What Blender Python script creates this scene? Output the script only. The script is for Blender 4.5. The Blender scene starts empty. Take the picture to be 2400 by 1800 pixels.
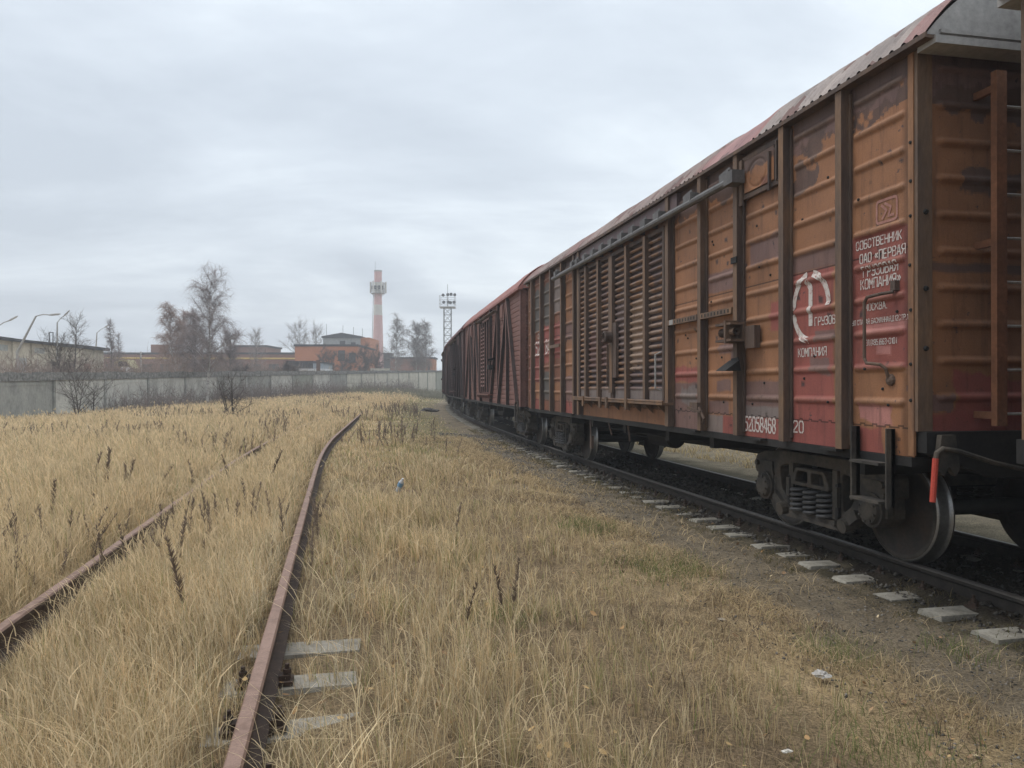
import bpy, math, random
import numpy as np
from mathutils import Vector, Matrix
R = math.radians
C = bpy.context.scene.collection
SC = bpy.context.scene
rng = np.random.default_rng(7)
random.seed(7)
EYE = 1.61                      # eye height above the head of the rails

# ------------------------------------------------------------------ tagging
def tag(o, label=None, cat=None, group=None, kind=None):
    if label: o['label'] = label
    if cat: o['category'] = cat
    if group: o['group'] = group
    if kind: o['kind'] = kind
    return o

def empty(name, loc, rz=0.0):
    o = bpy.data.objects.new(name, None)
    C.objects.link(o); o.location = loc; o.rotation_euler = (0, 0, rz)
    o.empty_display_size = .3
    return o

def copy_tree(o, parent=None, skip=()):
    c = o.copy(); C.objects.link(c)
    if parent is not None: c.parent = parent
    for ch in list(o.children):
        if ch.name.split('.')[0] in skip: continue
        copy_tree(ch, c, skip)
    return c

# ------------------------------------------------------------------ materials
def nd(nt, t, **kw):
    n = nt.nodes.new(t)
    for k, v in kw.items():
        if k.startswith('_'): setattr(n, k[1:], v)
        else: n.inputs[k.replace('__', ' ')].default_value = v
    return n

def ramp(nt, fac, stops):
    r = nt.nodes.new('ShaderNodeValToRGB')
    el = r.color_ramp.elements
    while len(el) < len(stops): el.new(.5)
    for e, (p, c) in zip(el, stops):
        e.position = p; e.color = tuple(c) + (1,) if len(c) == 3 else c
    nt.links.new(fac, r.inputs[0])
    return r

def mixc(nt, fac, a, b, mode='MIX'):
    m = nt.nodes.new('ShaderNodeMix'); m.data_type = 'RGBA'; m.blend_type = mode
    for sock, val in ((m.inputs[0], fac), (m.inputs[6], a), (m.inputs[7], b)):
        if hasattr(val, 'is_linked'): nt.links.new(val, sock)
        elif isinstance(val, (int, float)): sock.default_value = val
        else: sock.default_value = tuple(val) + (1,)
    return m.outputs[2]

def base_mat(name):
    m = bpy.data.materials.new(name); m.use_nodes = True
    nt = m.node_tree
    return m, nt, nt.nodes['Principled BSDF']

def coords(nt, scale=(1, 1, 1), kind='Object'):
    tc = nt.nodes.new('ShaderNodeTexCoord'); mp = nt.nodes.new('ShaderNodeMapping')
    mp.inputs['Scale'].default_value = scale
    nt.links.new(tc.outputs[kind], mp.inputs[0])
    return mp.outputs[0]

def noise(nt, vec, scale, detail=5, rough=.6, dist=0):
    n = nd(nt, 'ShaderNodeTexNoise', Scale=scale, Detail=detail, Roughness=rough, Distortion=dist)
    nt.links.new(vec, n.inputs['Vector'])
    return n.outputs['Fac']

def bump(nt, bsdf, h, strength=.3, dist=.01):
    b = nd(nt, 'ShaderNodeBump', Strength=strength, Distance=dist)
    nt.links.new(h, b.inputs['Height']); nt.links.new(b.outputs[0], bsdf.inputs['Normal'])

def pmat(name, cols, scale=4., rough=.75, bmp=.2, bdist=.01, metal=0., stretch=(1, 1, 1), attr=None, tintobj=False, spec=.3, fine=None):
    """noise between the given colours, a second finer noise for grain"""
    m, nt, b = base_mat(name)
    v = coords(nt, stretch)
    n1 = noise(nt, v, scale, 6, .62)
    k = len(cols)
    r = ramp(nt, n1, [(.28 + .44 * i / max(1, k - 1), c) for i, c in enumerate(cols)])
    col = r.outputs[0]
    n2 = noise(nt, v, (fine or scale * 9), 4, .7)
    g = ramp(nt, n2, [(.25, (.72, .72, .72)), (.75, (1.18, 1.18, 1.18))])
    col = mixc(nt, 1., col, g.outputs[0], 'MULTIPLY')
    if attr:
        a = nt.nodes.new('ShaderNodeAttribute'); a.attribute_name = attr
        col = mixc(nt, 1., col, a.outputs['Color'], 'MULTIPLY')
    if tintobj:
        oi = nt.nodes.new('ShaderNodeObjectInfo')
        col = mixc(nt, 1., col, oi.outputs['Color'], 'MULTIPLY')
    nt.links.new(col, b.inputs['Base Color'])
    b.inputs['Roughness'].default_value = rough
    b.inputs['Metallic'].default_value = metal
    b.inputs['Specular IOR Level'].default_value = spec
    if bmp: bump(nt, b, n2, bmp, bdist)
    return m

def paint_mat(name, rust=.5, attr='paint'):
    """old flaking railway paint: colours from the paint attribute, chips down to dark rust, run-down dirt"""
    m, nt, b = base_mat(name)
    a = nt.nodes.new('ShaderNodeAttribute'); a.attribute_name = attr
    v = coords(nt)
    vs = coords(nt, (9, 9, .9))
    cloud = ramp(nt, noise(nt, v, 2.1, 7, .65), [(.3, (.78, .76, .76)), (.7, (1.15, 1.12, 1.08))])
    col = mixc(nt, 1., a.outputs['Color'], cloud.outputs[0], 'MULTIPLY')
    streak = ramp(nt, noise(nt, vs, 1.3, 6, .7), [(.52, (0, 0, 0)), (.72, (1, 1, 1))])
    mul = nd(nt, 'ShaderNodeMath', _operation='MULTIPLY'); nt.links.new(streak.outputs[0], mul.inputs[0]); mul.inputs[1].default_value = .48
    col = mixc(nt, mul.outputs[0], col, (.05, .032, .026))
    chip = ramp(nt, noise(nt, v, 11, 8, .72, .4), [(.66 - .08 * rust, (0, 0, 0)), (.70 - .06 * rust, (1, 1, 1))])
    col = mixc(nt, chip.outputs[0], col, (.075, .05, .05))
    chip2 = ramp(nt, noise(nt, v, 5.3, 9, .75, .6), [(.655, (0, 0, 0)), (.675, (1, 1, 1))])
    col = mixc(nt, chip2.outputs[0], col, (.13, .058, .035))
    grain = noise(nt, v, 90, 3, .7)
    gr = ramp(nt, grain, [(.25, (.82, .82, .82)), (.75, (1.12, 1.12, 1.12))])
    col = mixc(nt, 1., col, gr.outputs[0], 'MULTIPLY')
    nt.links.new(col, b.inputs['Base Color'])
    b.inputs['Roughness'].default_value = .62
    b.inputs['Specular IOR Level'].default_value = .28
    bump(nt, b, noise(nt, v, 23, 6, .7), .35, .006)
    return m

def plant_mat(name, attr='tint', trans=.3):
    m = bpy.data.materials.new(name); m.use_nodes = True
    nt = m.node_tree; nt.nodes.clear()
    out = nt.nodes.new('ShaderNodeOutputMaterial')
    a = nt.nodes.new('ShaderNodeAttribute'); a.attribute_name = attr
    d = nt.nodes.new('ShaderNodeBsdfDiffuse'); t = nt.nodes.new('ShaderNodeBsdfTranslucent'); mx = nt.nodes.new('ShaderNodeMixShader')
    mx.inputs[0].default_value = trans
    nt.links.new(a.outputs['Color'], d.inputs[0]); nt.links.new(a.outputs['Color'], t.inputs[0])
    nt.links.new(d.outputs[0], mx.inputs[1]); nt.links.new(t.outputs[0], mx.inputs[2]); nt.links.new(mx.outputs[0], out.inputs[0])
    return m

M = {}
M['paint'] = paint_mat('flaking_wagon_paint', .5)
M['paint_low'] = paint_mat('old_wagon_paint', .15)
M['post'] = pmat('grimy_shaded_post_paint', [(.05, .037, .033), (.105, .073, .058), (.165, .10, .062)], 1.6, .7, .3, .004, stretch=(3, 3, .6))  # post sides: dirt mixed with shade put into the colour
M['post_front'] = pmat('post_face_paint', [(.09, .066, .056), (.155, .10, .067), (.235, .132, .07)], 1.4, .65, .3, .004, stretch=(3, 3, .8))  # lighter copy for post fronts, their daylight put into the colour
M['grime'] = pmat('dark_grimy_steel', [(.012, .012, .012), (.03, .028, .027)], 3, .7, .4, .006)
M['cast'] = pmat('dusty_cast_steel', [(.022, .021, .02), (.05, .045, .04), (.088, .075, .06), (.07, .048, .036)], 2.8, .72, .45, .006)
M['spring'] = pmat('spring_steel', [(.05, .05, .052), (.10, .098, .098)], 5, .5, .2, .003, metal=.2)
M['wheel'] = pmat('wheel_steel', [(.022, .02, .019), (.05, .042, .037), (.07, .05, .038)], 4, .6, .3, .004)
M['tread'] = pmat('polished_wheel_rim', [(.28, .28, .28), (.42, .42, .42)], 6, .38, .1, .002, metal=.85)
M['roof_metal'] = paint_mat('roof_sheet_paint', .2)
M['gable'] = pmat('grey_gable_sheet', [(.34, .33, .32), (.46, .45, .44)], 1.5, .6, .15, .004)
M['rail_rust'] = pmat('brown_rail_rust', [(.15, .09, .066), (.24, .155, .12), (.29, .19, .15)], 9, .62, .25, .002)
M['rail_side'] = pmat('dark_rail_side', [(.05, .036, .03), (.10, .066, .05)], 7, .8, .4, .003)
M['rail_dark'] = pmat('oily_rail_steel', [(.07, .062, .055), (.13, .115, .10)], 6, .5, .3, .002, metal=.3)
M['rail_oil'] = pmat('oil_black_rail_side', [(.018, .016, .014), (.05, .04, .033)], 9, .8, .4, .004)
M['concrete_tie'] = pmat('sleeper_concrete', [(.12, .105, .085), (.30, .28, .235), (.40, .38, .33)], 5, .9, .6, .006)
M['old_tie'] = pmat('weathered_sleeper_concrete', [(.17, .155, .13), (.25, .23, .195), (.32, .30, .26)], 5, .85, .5, .005)
M['fastener'] = pmat('rusty_fastener', [(.03, .022, .018), (.08, .05, .035)], 20, .8, .3, .002)
M['red_paint'] = pmat('red_lever_paint', [(.42, .05, .035), (.52, .08, .05)], 9, .55, .15, .002)
M['pale_steel'] = pmat('pale_worn_steel', [(.28, .27, .26), (.42, .41, .39)], 6, .6, .2, .003)
M['grass'] = plant_mat('dry_grass_blade', trans=.46)
M['weed'] = plant_mat('dead_weed', trans=.1)
M['twig'] = plant_mat('bare_twig', trans=0.)
M['bark_dark'] = pmat('dark_bark', [(.045, .036, .03), (.09, .075, .065)], 9, .9, .4, .01, stretch=(1, 1, .3))
M['bark_birch'] = pmat('birch_bark', [(.06, .055, .05), (.42, .40, .38), (.50, .48, .46)], 3.2, .8, .2, .006, stretch=(1, 1, 2.2))
M['leaf'] = plant_mat('fallen_leaf', trans=.1)
M['stone'] = plant_mat('track_stone', trans=0.)

def letter_mat():
    m, nt, b = base_mat('worn_white_stencil_paint')
    v = coords(nt)
    w = ramp(nt, noise(nt, v, 26, 7, .75), [(.50, (.55, .50, .46)), (.64, (.33, .14, .12))])
    nt.links.new(w.outputs[0], b.inputs['Base Color']); b.inputs['Roughness'].default_value = .7
    return m
M['letter'] = letter_mat()

# ------------------------------------------------------------------ mesh builder
class MB:
    def __init__(s): s.v = []; s.f = []; s.m = []
    def add(s, vs, fs, m=0):
        o = len(s.v); s.v += [tuple(p) for p in vs]
        for q in fs: s.f.append(tuple(o + i for i in q)); s.m.append(m)
    def box(s, x0, x1, y0, y1, z0, z1, m=0, fm=None):
        vs = [(x, y, z) for x in (x0, x1) for y in (y0, y1) for z in (z0, z1)]
        fs = [(0, 1, 3, 2), (4, 6, 7, 5), (0, 4, 5, 1), (2, 3, 7, 6), (0, 2, 6, 4), (1, 5, 7, 3)]
        for i, q in enumerate(fs): s.add([vs[j] for j in q], [(0, 1, 2, 3)], (fm or {}).get(i, m))
        return s
    def bar(s, a, b, w, h, m=0, up=(0, 0, 1)):
        a = Vector(a); b = Vector(b); d = (b - a).normalized(); u = Vector(up)
        if abs(d.dot(u)) > .98: u = Vector((0, 1, 0))
        x = d.cross(u).normalized(); y = x.cross(d).normalized()
        vs = [p + x * (w / 2 * i) + y * (h / 2 * j) for p in (a, b) for i, j in ((-1, -1), (1, -1), (1, 1), (-1, 1))]
        s.add(vs, [(3, 2, 1, 0), (4, 5, 6, 7), (0, 1, 5, 4), (1, 2, 6, 5), (2, 3, 7, 6), (3, 0, 4, 7)], m); return s
    def tube(s, pts, r, n=8, m=0, caps=True):
        pts = [Vector(p) for p in pts]; k = len(pts)
        rs = r if isinstance(r, (list, tuple)) else [r] * k
        vs = []; u = None
        for i, p in enumerate(pts):
            d = (pts[min(i + 1, k - 1)] - pts[max(i - 1, 0)]).normalized()
            if u is None:
                u = d.orthogonal().normalized()
            u = (u - d * u.dot(d)).normalized(); w = d.cross(u)
            vs += [p + (u * math.cos(t) + w * math.sin(t)) * rs[i] for t in [2 * math.pi * j / n for j in range(n)]]
        fs = [(i * n + j, i * n + (j + 1) % n, (i + 1) * n + (j + 1) % n, (i + 1) * n + j) for i in range(k - 1) for j in range(n)]
        if caps: fs += [tuple(range(n - 1, -1, -1)), tuple((k - 1) * n + j for j in range(n))]
        s.add(vs, fs, m); return s
    def lathe(s, prof, c, axis='y', n=32, mats=None):
        """prof: (offset along axis, radius)"""
        c = Vector(c); vs = []
        for a, r in prof:
            for j in range(n):
                t = 2 * math.pi * j / n
                p = {'y': (r * math.cos(t), a, r * math.sin(t)), 'x': (a, r * math.cos(t), r * math.sin(t)), 'z': (r * math.cos(t), r * math.sin(t), a)}[axis]
                vs.append(c + Vector(p))
        k = len(prof)
        for i in range(k - 1):
            sub = [(i * n + j, i * n + (j + 1) % n, (i + 1) * n + (j + 1) % n, (i + 1) * n + j) for j in range(n)]
            o = len(s.v)
            for q in sub: s.f.append(tuple(o + x for x in q)); s.m.append((mats or [0] * k)[i])
        s.v += [tuple(p) for p in vs]
        return s
    def prism(s, poly, axis, a0, a1, m=0):
        n = len(poly)
        def P(p, a): return {'x': (a, p[0], p[1]), 'y': (p[0], a, p[1]), 'z': (p[0], p[1], a)}[axis]
        vs = [P(p, a0) for p in poly] + [P(p, a1) for p in poly]
        fs = [tuple(range(n - 1, -1, -1)), tuple(range(n, 2 * n))] + [(i, (i + 1) % n, n + (i + 1) % n, n + i) for i in range(n)]
        s.add(vs, fs, m); return s
    def build(s, name, mats, parent=None, smooth=False, loc=None):
        me = bpy.data.meshes.new(name); me.from_pydata(s.v, [], s.f)
        for mm in (mats if isinstance(mats, (list, tuple)) else [mats]): me.materials.append(mm)
        me.polygons.foreach_set('material_index', s.m)
        if smooth: me.polygons.foreach_set('use_smooth', [True] * len(s.f))
        import bmesh
        bm = bmesh.new(); bm.from_mesh(me); bmesh.ops.recalc_face_normals(bm, faces=bm.faces); bm.to_mesh(me); bm.free()
        if smooth:
            try: me.set_sharp_from_angle(angle=R(38))
            except Exception: pass
        o = bpy.data.objects.new(name, me); C.objects.link(o)
        if parent is not None: o.parent = parent
        if loc is not None: o.location = loc
        return o

def np_obj(name, V, tris=None, quads=None, mat=None, col=None, fcol=None, attr='tint', parent=None, smooth=False):
    me = bpy.data.meshes.new(name)
    V = np.asarray(V, np.float32).reshape(-1, 3)
    parts = []; starts = []; tot = 0
    if quads is not None and len(quads):
        q = np.asarray(quads, np.int32); parts.append(q.ravel()); starts.append(np.arange(len(q)) * 4); tot = q.size
    if tris is not None and len(tris):
        t = np.asarray(tris, np.int32); parts.append(t.ravel()); starts.append(tot + np.arange(len(t)) * 3)
    L = np.concatenate(parts); S = np.concatenate(starts).astype(np.int32)
    me.vertices.add(len(V)); me.vertices.foreach_set('co', V.ravel())
    me.loops.add(len(L)); me.loops.foreach_set('vertex_index', L)
    me.polygons.add(len(S)); me.polygons.foreach_set('loop_start', S)
    me.update(calc_edges=True)
    if smooth: me.polygons.foreach_set('use_smooth', np.ones(len(S), bool))
    if col is not None:
        a = me.color_attributes.new(attr, 'FLOAT_COLOR', 'POINT')
        c = np.ones((len(V), 4), np.float32); c[:, :3] = col; a.data.foreach_set('color', c.ravel())
    if fcol is not None:      # colours per face
        a = me.attributes.new(attr, 'FLOAT_COLOR', 'FACE') if False else me.color_attributes.new(attr, 'FLOAT_COLOR', 'CORNER')
        cnt = np.diff(np.append(S, len(L)))
        c = np.ones((len(L), 4), np.float32); c[:, :3] = np.repeat(np.asarray(fcol, np.float32), cnt, axis=0); a.data.foreach_set('color', c.ravel())
    if mat: me.materials.append(mat)
    o = bpy.data.objects.new(name, me); C.objects.link(o)
    if parent is not None: o.parent = parent
    return o

# smooth value noise in numpy
_P = rng.random((256, 256))
def vnoise(x, y):
    xi = np.floor(x).astype(int); yi = np.floor(y).astype(int); fx = x - xi; fy = y - yi
    fx = fx * fx * (3 - 2 * fx); fy = fy * fy * (3 - 2 * fy)
    g = lambda a, b: _P[a & 255, b & 255]
    return (g(xi, yi) * (1 - fx) + g(xi + 1, yi) * fx) * (1 - fy) + (g(xi, yi + 1) * (1 - fx) + g(xi + 1, yi + 1) * fx) * fy
def fbm(x, y, o=4):
    t = 0; a = .5; s = 0
    for i in range(o):
        t = t + a * vnoise(x * 2 ** i + 17.3 * i, y * 2 ** i + 9.1 * i); s += a; a *= .55
    return t / s
def sstep(a, b, x):
    t = np.clip((x - a) / (b - a), 0, 1); return t * t * (3 - 2 * t)

# ------------------------------------------------------------------ track alignments
def integrate(start, heading, s0, s1, step=.1):
    """table s, x, y, heading(rad) of a line starting at `start` at s=0; heading is measured to the left of +Y"""
    out = {}
    for sg, end in ((1, s1), (-1, s0)):
        x, y = start; n = int(round(abs(end) / step))
        for i in range(n + 1):
            s = sg * i * step
            out[round(s, 3)] = (x, y, R(heading(s)))
            h = R(heading(s)); x += -math.sin(h) * step * sg; y += math.cos(h) * step * sg
    ss = sorted(out); return np.array([(s,) + out[s] for s in ss])
main_track = integrate((4.21, 8.19), lambda s: 11.8 - .115 * s if s > 0 else 11.8 + .4 * (1 - math.exp(s / 6)), -24, 112)
def side_heading(s):
    return 12.7 - 3.9 * float(sstep(8.5, 23, np.array(s)))
side_track = integrate((-1.84, 2.745), side_heading, -8, 46)
def at(tab, s):
    i = np.interp(s, tab[:, 0], np.arange(len(tab)))
    return tuple(np.interp(i, np.arange(len(tab)), tab[:, k]) for k in (1, 2, 3))
def lateral(tab, X, Y):
    """signed distance to the left of the centre line"""
    xc = np.interp(Y, tab[:, 2], tab[:, 1]); h = np.interp(Y, tab[:, 2], tab[:, 3])
    return (xc - X) * np.cos(h)

def ground_z(X, Y):
    X = np.asarray(X, float); Y = np.asarray(Y, float)
    t = lateral(main_track, X, Y) - .8
    near = sstep(.4, 3.0, t)
    z = -.208 + .108 * near
    tl = lateral(side_track, X, Y)
    z = z + (.055 * sstep(1.5, 1.3, np.abs(tl)) + .03 * sstep(.75, .55, np.abs(tl))) * sstep(44, 36, Y)
    rise = .0110 * np.clip(Y - 30, 0, 110) * sstep(1.5, 9, t)
    dip = -.5 * sstep(-14, -26, X) * sstep(75, 40, Y) * sstep(12, 24, Y)
    z = z + rise + dip
    bank = 2.0 * sstep(-27, -34, X - .21 * (Y - 40)) * sstep(120, 70, Y)
    z = z + bank
    z = z + (fbm(X * .5, Y * .5, 3) - .5) * .12 * sstep(1.2, 3.5, t) + (fbm(X * 3, Y * 3, 3) - .5) * .035 * sstep(-9, -3, -np.abs(t + .8)) * sstep(.2, 1, np.abs(t + .8) - .2)
    z = z + .075 * sstep(.20, .07, np.abs(np.abs(t + .8) - .8)) * sstep(-2.2, -1.9, t) + .022 * sstep(.25, .5, t) * (fbm(X * 5, Y * 5, 3) - .5) * sstep(2.5, 1.2, t)
    right = sstep(-2.6, -4.5, t)
    z = z - .08 * right + right * (fbm(X * .6 + 40, Y * .6, 3) - .4) * .35
    return z

# ------------------------------------------------------------------ ground
def make_ground():
    ys = np.concatenate([[-2000, -300, -60, -20, -8], np.linspace(-4, 16, 200), 16 + np.cumsum(np.geomspace(.11, 3.2, 118)), [170, 200, 260, 400, 800, 2600]])
    q = np.linspace(-1, 1, 301)
    xs = np.sinh(q * 3.6) / math.sinh(3.6) * 70
    xs = np.concatenate([[-2600, -900, -300, -120], xs, [120, 300, 900, 2600]])
    ys = np.unique(ys)
    X, Y = np.meshgrid(xs, ys)
    Z = ground_z(X, np.clip(Y, -20, 150))
    Z = np.where(np.abs(X) > 110, np.where(X < 0, 1.2, -.3), Z)
    ny, nx = X.shape
    idx = np.arange(ny * nx).reshape(ny, nx)
    Q = np.stack([idx[:-1, :-1], idx[:-1, 1:], idx[1:, 1:], idx[1:, :-1]], -1).reshape(-1, 4)
    t = lateral(main_track, X, np.clip(Y, -20, 118)) - .8
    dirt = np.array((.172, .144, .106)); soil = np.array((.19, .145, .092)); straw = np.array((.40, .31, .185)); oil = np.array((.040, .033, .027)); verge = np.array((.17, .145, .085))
    n = fbm(X * 1.3, Y * 1.3, 4); n2 = fbm(X * 6, Y * 6, 3)
    col = np.broadcast_to(soil, X.shape + (3,)) * (.72 + .6 * n2[..., None])
    far = sstep(9, 26, Y)[..., None]
    col = col * (1 - far * .8) + straw * (.8 + .4 * n[..., None]) * far * .8
    vg = (sstep(5.0, 3.2, t + (n - .5) * 3) * sstep(15, 24, Y))[..., None]
    col = col * (1 - vg) + verge * (.75 + .5 * n2[..., None]) * vg
    litter = (sstep(1.2, 1.7, t + (n - .5) * 1.2) * sstep(3.0, 2.0, t + (n - .5) * 1.2) * sstep(26, 16, Y))[..., None]
    col = col * (1 - .7 * litter) + straw * .9 * litter * .7 * (.6 + .8 * n2[..., None])
    path = (sstep(1.95, 1.35, t + (n - .5) * 1.3))[..., None]
    col = col * (1 - path) + dirt * (.6 + .75 * n2[..., None]) * path
    moss = (sstep(.7, .35, t + (n2 - .5) * .8))[..., None]
    col = col * (1 - moss) + np.array((.075, .066, .044)) * (.6 + .8 * n2[..., None]) * moss
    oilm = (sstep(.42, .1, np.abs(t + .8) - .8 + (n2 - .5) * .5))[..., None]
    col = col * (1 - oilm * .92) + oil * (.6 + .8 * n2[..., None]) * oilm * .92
    right = (sstep(-2.4, -3.2, t + (n - .5)))[..., None]
    gr = np.array((.19, .165, .12))
    col = col * (1 - right) + gr * (.55 + .9 * n2[..., None]) * right
    m, nt, b = base_mat('earth_and_litter')
    a = nt.nodes.new('ShaderNodeAttribute'); a.attribute_name = 'soil'
    v = coords(nt)
    g1 = ramp(nt, noise(nt, v, 55, 6, .75), [(.36, (.35, .35, .35)), (.64, (1.7, 1.66, 1.6))])
    g2 = ramp(nt, noise(nt, v, 9, 6, .7), [(.3, (.75, .75, .75)), (.7, (1.22, 1.2, 1.16))])
    c = mixc(nt, 1., a.outputs['Color'], g1.outputs[0], 'MULTIPLY'); c = mixc(nt, 1., c, g2.outputs[0], 'MULTIPLY')
    nt.links.new(c, b.inputs['Base Color']); b.inputs['Roughness'].default_value = .95; b.inputs['Specular IOR Level'].default_value = .1
    bump(nt, b, noise(nt, v, 70, 5, .8), .8, .02)
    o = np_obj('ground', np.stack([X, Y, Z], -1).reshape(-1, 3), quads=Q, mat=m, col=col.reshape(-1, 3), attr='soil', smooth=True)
    tag(o, kind='structure')
make_ground()

# ------------------------------------------------------------------ rails and sleepers
def rail_profile(head=.075, height=.18, foot=.15):
    h = head / 2; f = foot / 2
    return [(-f, 0), (f, 0), (f, .012), (.012, .032), (.009, .125), (h, .142), (h, .168), (h - .009, .18), (-h + .009, .18), (-h, .168), (-h, .142), (-.009, .125), (-.012, .032), (-f, .012)]
def rail(tab, off, s0, s1, ztop, step, name, label, mtop, mside):
    prof = rail_profile(); n = len(prof); ss = np.arange(s0, s1, step); mb = MB(); vs = []
    for s in ss:
        x, y, h = at(tab, s)
        for a, z in prof: vs.append((x - math.cos(h) * (off + a), y - math.sin(h) * (off + a), ztop - .18 + z))
    k = len(ss)
    for j in range(n):
        top = 6 <= j <= 8
        mb_f = [(i * n + j, i * n + (j + 1) % n, (i + 1) * n + (j + 1) % n, (i + 1) * n + j) for i in range(k - 1)]
        for q in mb_f: mb.f.append(q); mb.m.append(0 if top else 1)
    mb.v = vs
    mb.f += [tuple(range(n)), tuple((k - 1) * n + i for i in range(n))]; mb.m += [1, 1]
    return tag(mb.build(name, [mtop, mside]), label, 'rail')
rail(main_track, .797, -22, 110, 0., .5, 'rail', 'dark oily rail under the near wheels of the goods wagons', M['rail_dark'], M['rail_oil'])
rail(main_track, -.797, -22, 110, 0., .5, 'rail', 'dark rail under the far wheels, seen in shade beneath the train', M['rail_dark'], M['rail_oil'])
SZ = .16
rail(side_track, .797, -7, 45, SZ, .4, 'rail', 'rusty brown rail lost in tall straw grass on the left edge of the picture', M['rail_rust'], M['rail_side'])
rail(side_track, -.797, -7, 45, SZ, .4, 'rail', 'rusty brown rail in mid foreground running away through dry grass', M['rail_rust'], M['rail_side'])

def sleeper_mesh(mat, name):
    mb = MB(); L = 1.35; w = .15; wt = .112; h = .17
    xs = [-L, -L + .035, -.6, -.4, .4, .6, L - .035, L]; tops = [-.06, -.0, -.0, -.05, -.05, -.0, -.0, -.06]
    vs = []
    for x, tz in zip(xs, tops): vs += [(x, -w, -h), (x, w, -h), (x, wt, tz), (x, -wt, tz)]
    fs = []
    for i in range(len(xs) - 1):
        for j in range(4): fs.append((i * 4 + j, i * 4 + (j + 1) % 4, i * 4 + 4 + (j + 1) % 4, i * 4 + 4 + j))
    fs += [(0, 1, 2, 3), tuple(len(vs) - 4 + j for j in range(4))]
    mb.add(vs, fs); o = mb.build(name, [mat]); return o
def fastener_mesh(side):
    mb = MB(); c = .797 * side
    for sg in (-1, 1):
        a = c + sg * .105
        mb.box(a - .045, a + .045, -.06, .06, .0, .022)
        mb.box(a - .03, a + .03, -.035, .035, .022, .05)
        mb.tube([(a + sg * .012, 0, .03), (a + sg * .012, 0, .105)], .013, 6)
        mb.tube([(a + sg * .012, 0, .055), (a + sg * .012, 0, .078)], .024, 6)
    mb.box(c - .09, c + .09, -.08, .08, -.004, .0035)
    return mb
def lay_sleepers(tab, s0, s1, pitch, ztop, mat, label, group, near, seed):
    rr = random.Random(seed)
    proto = sleeper_mesh(mat, 'railway_sleeper'); tag(proto, label, 'sleeper', group)
    fast = [fastener_mesh(sd).build('rail_fastener', [M['fastener']], proto) for sd in (1, -1)]
    first = True; s = s0; meshes = [proto.data]
    for q in range(5):
        me = proto.data.copy()
        for v in me.vertices:
            if abs(v.co.x) > .55: v.co.x += rr.uniform(-.035, .02); v.co.y += rr.uniform(-.018, .018); v.co.z += rr.uniform(-.014, .002)
        meshes.append(me)
    while s < s1:
        x, y, h = at(tab, s)
        if first: o = proto; first = False
        else:
            o = proto.copy(); C.objects.link(o)
            if s < near:
                for f in fast:
                    c = f.copy(); C.objects.link(c); c.parent = o
        o.data = rr.choice(meshes); dz = rr.uniform(-.016, .004)
        o.location = (x, y, ztop + dz)
        o.rotation_euler = (rr.uniform(-.02, .02), rr.uniform(-.006, .006), h + rr.uniform(-.035, .035))
        s += pitch * rr.uniform(.93, 1.07)
lay_sleepers(main_track, -5.2, 62, .545, -.177, M['concrete_tie'], 'pale concrete sleeper with its end bare beside the rail under the wagons', 'concrete sleepers under the train', 30, 3)
lay_sleepers(side_track, -.9, 8.4, .56, SZ - .196, M['old_tie'], 'weathered concrete sleeper half hidden by dry grass under a rusty rail', 'sleepers of the overgrown track', 1.6, 5)

# ------------------------------------------------------------------ wagons
OCH = (.288, .140, .072); RED = (.275, .084, .072); MAU = (.185, .115, .104); DRK = (.115, .075, .064); BRN = (.20, .085, .055); TEAL = (.092, .092, .086); PNK = (.42, .19, .17); GRY = (.2, .17, .16)
W = 1.52
RIBS = [1.482 + .2842 * k for k in range(10)]

def rib_h(S, Z, spans, ribs, half=.03, high=.024, inset=.085):
    """pressed ribs: height of the sheet above its plane"""
    out = np.zeros_like(S)
    for a, b in spans:
        lo, hi = min(a, b) + inset, max(a, b) - inset
        if hi - lo < .1: continue
        for zr in ribs:
            dx = np.maximum(np.maximum(lo - S, S - hi), 0); dz = np.abs(Z - zr)
            d = np.sqrt(dx * dx + dz * dz) / half
            out = np.maximum(out, np.where(d < 1, high * np.sqrt(np.clip(1 - d * d, 0, 1)), 0))
    return out

BAYS = [(-1.94, -1.21), (-1.12, -.27), (-.19, .68), (.77, 1.61), (1.70, 2.63), (6.98, 7.33), (7.42, 8.27), (8.36, 9.21), (9.30, 10.15), (10.24, 11.09), (11.18, 11.75)]
POSTS = [-1.165, -.23, .725, 1.655, 7.375, 8.315, 9.255, 10.195, 11.135]
SEAMS = [2.70, 1.285]

def patch(col, S, Z, rects, seed):
    for i, (s0, s1, z0, z1, c, wob) in enumerate(rects):
        f = 4.5; w = wob
        ds = (fbm(S * f + seed + i * 3.1, Z * f + 5.7 * i, 4) - .5) * w; dz = (fbm(S * f + 31 + i * 2.3, Z * f + seed + i, 4) - .5) * w
        e = np.minimum(np.minimum(S + ds - s0, s1 - S - ds), np.minimum(Z + dz - z0, z1 - Z - dz))
        m = e > -.012; a = np.clip(e[m] / .022 + .5, 0, 1)[:, None] * (.86 + .14 * fbm(S[m] * 9, Z[m] * 9 + i, 3))[:, None]
        col[m] = col[m] * (1 - a) + np.array(c) * (.92 + .16 * ((i * 7919) % 13) / 13) * a
    return col

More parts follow.
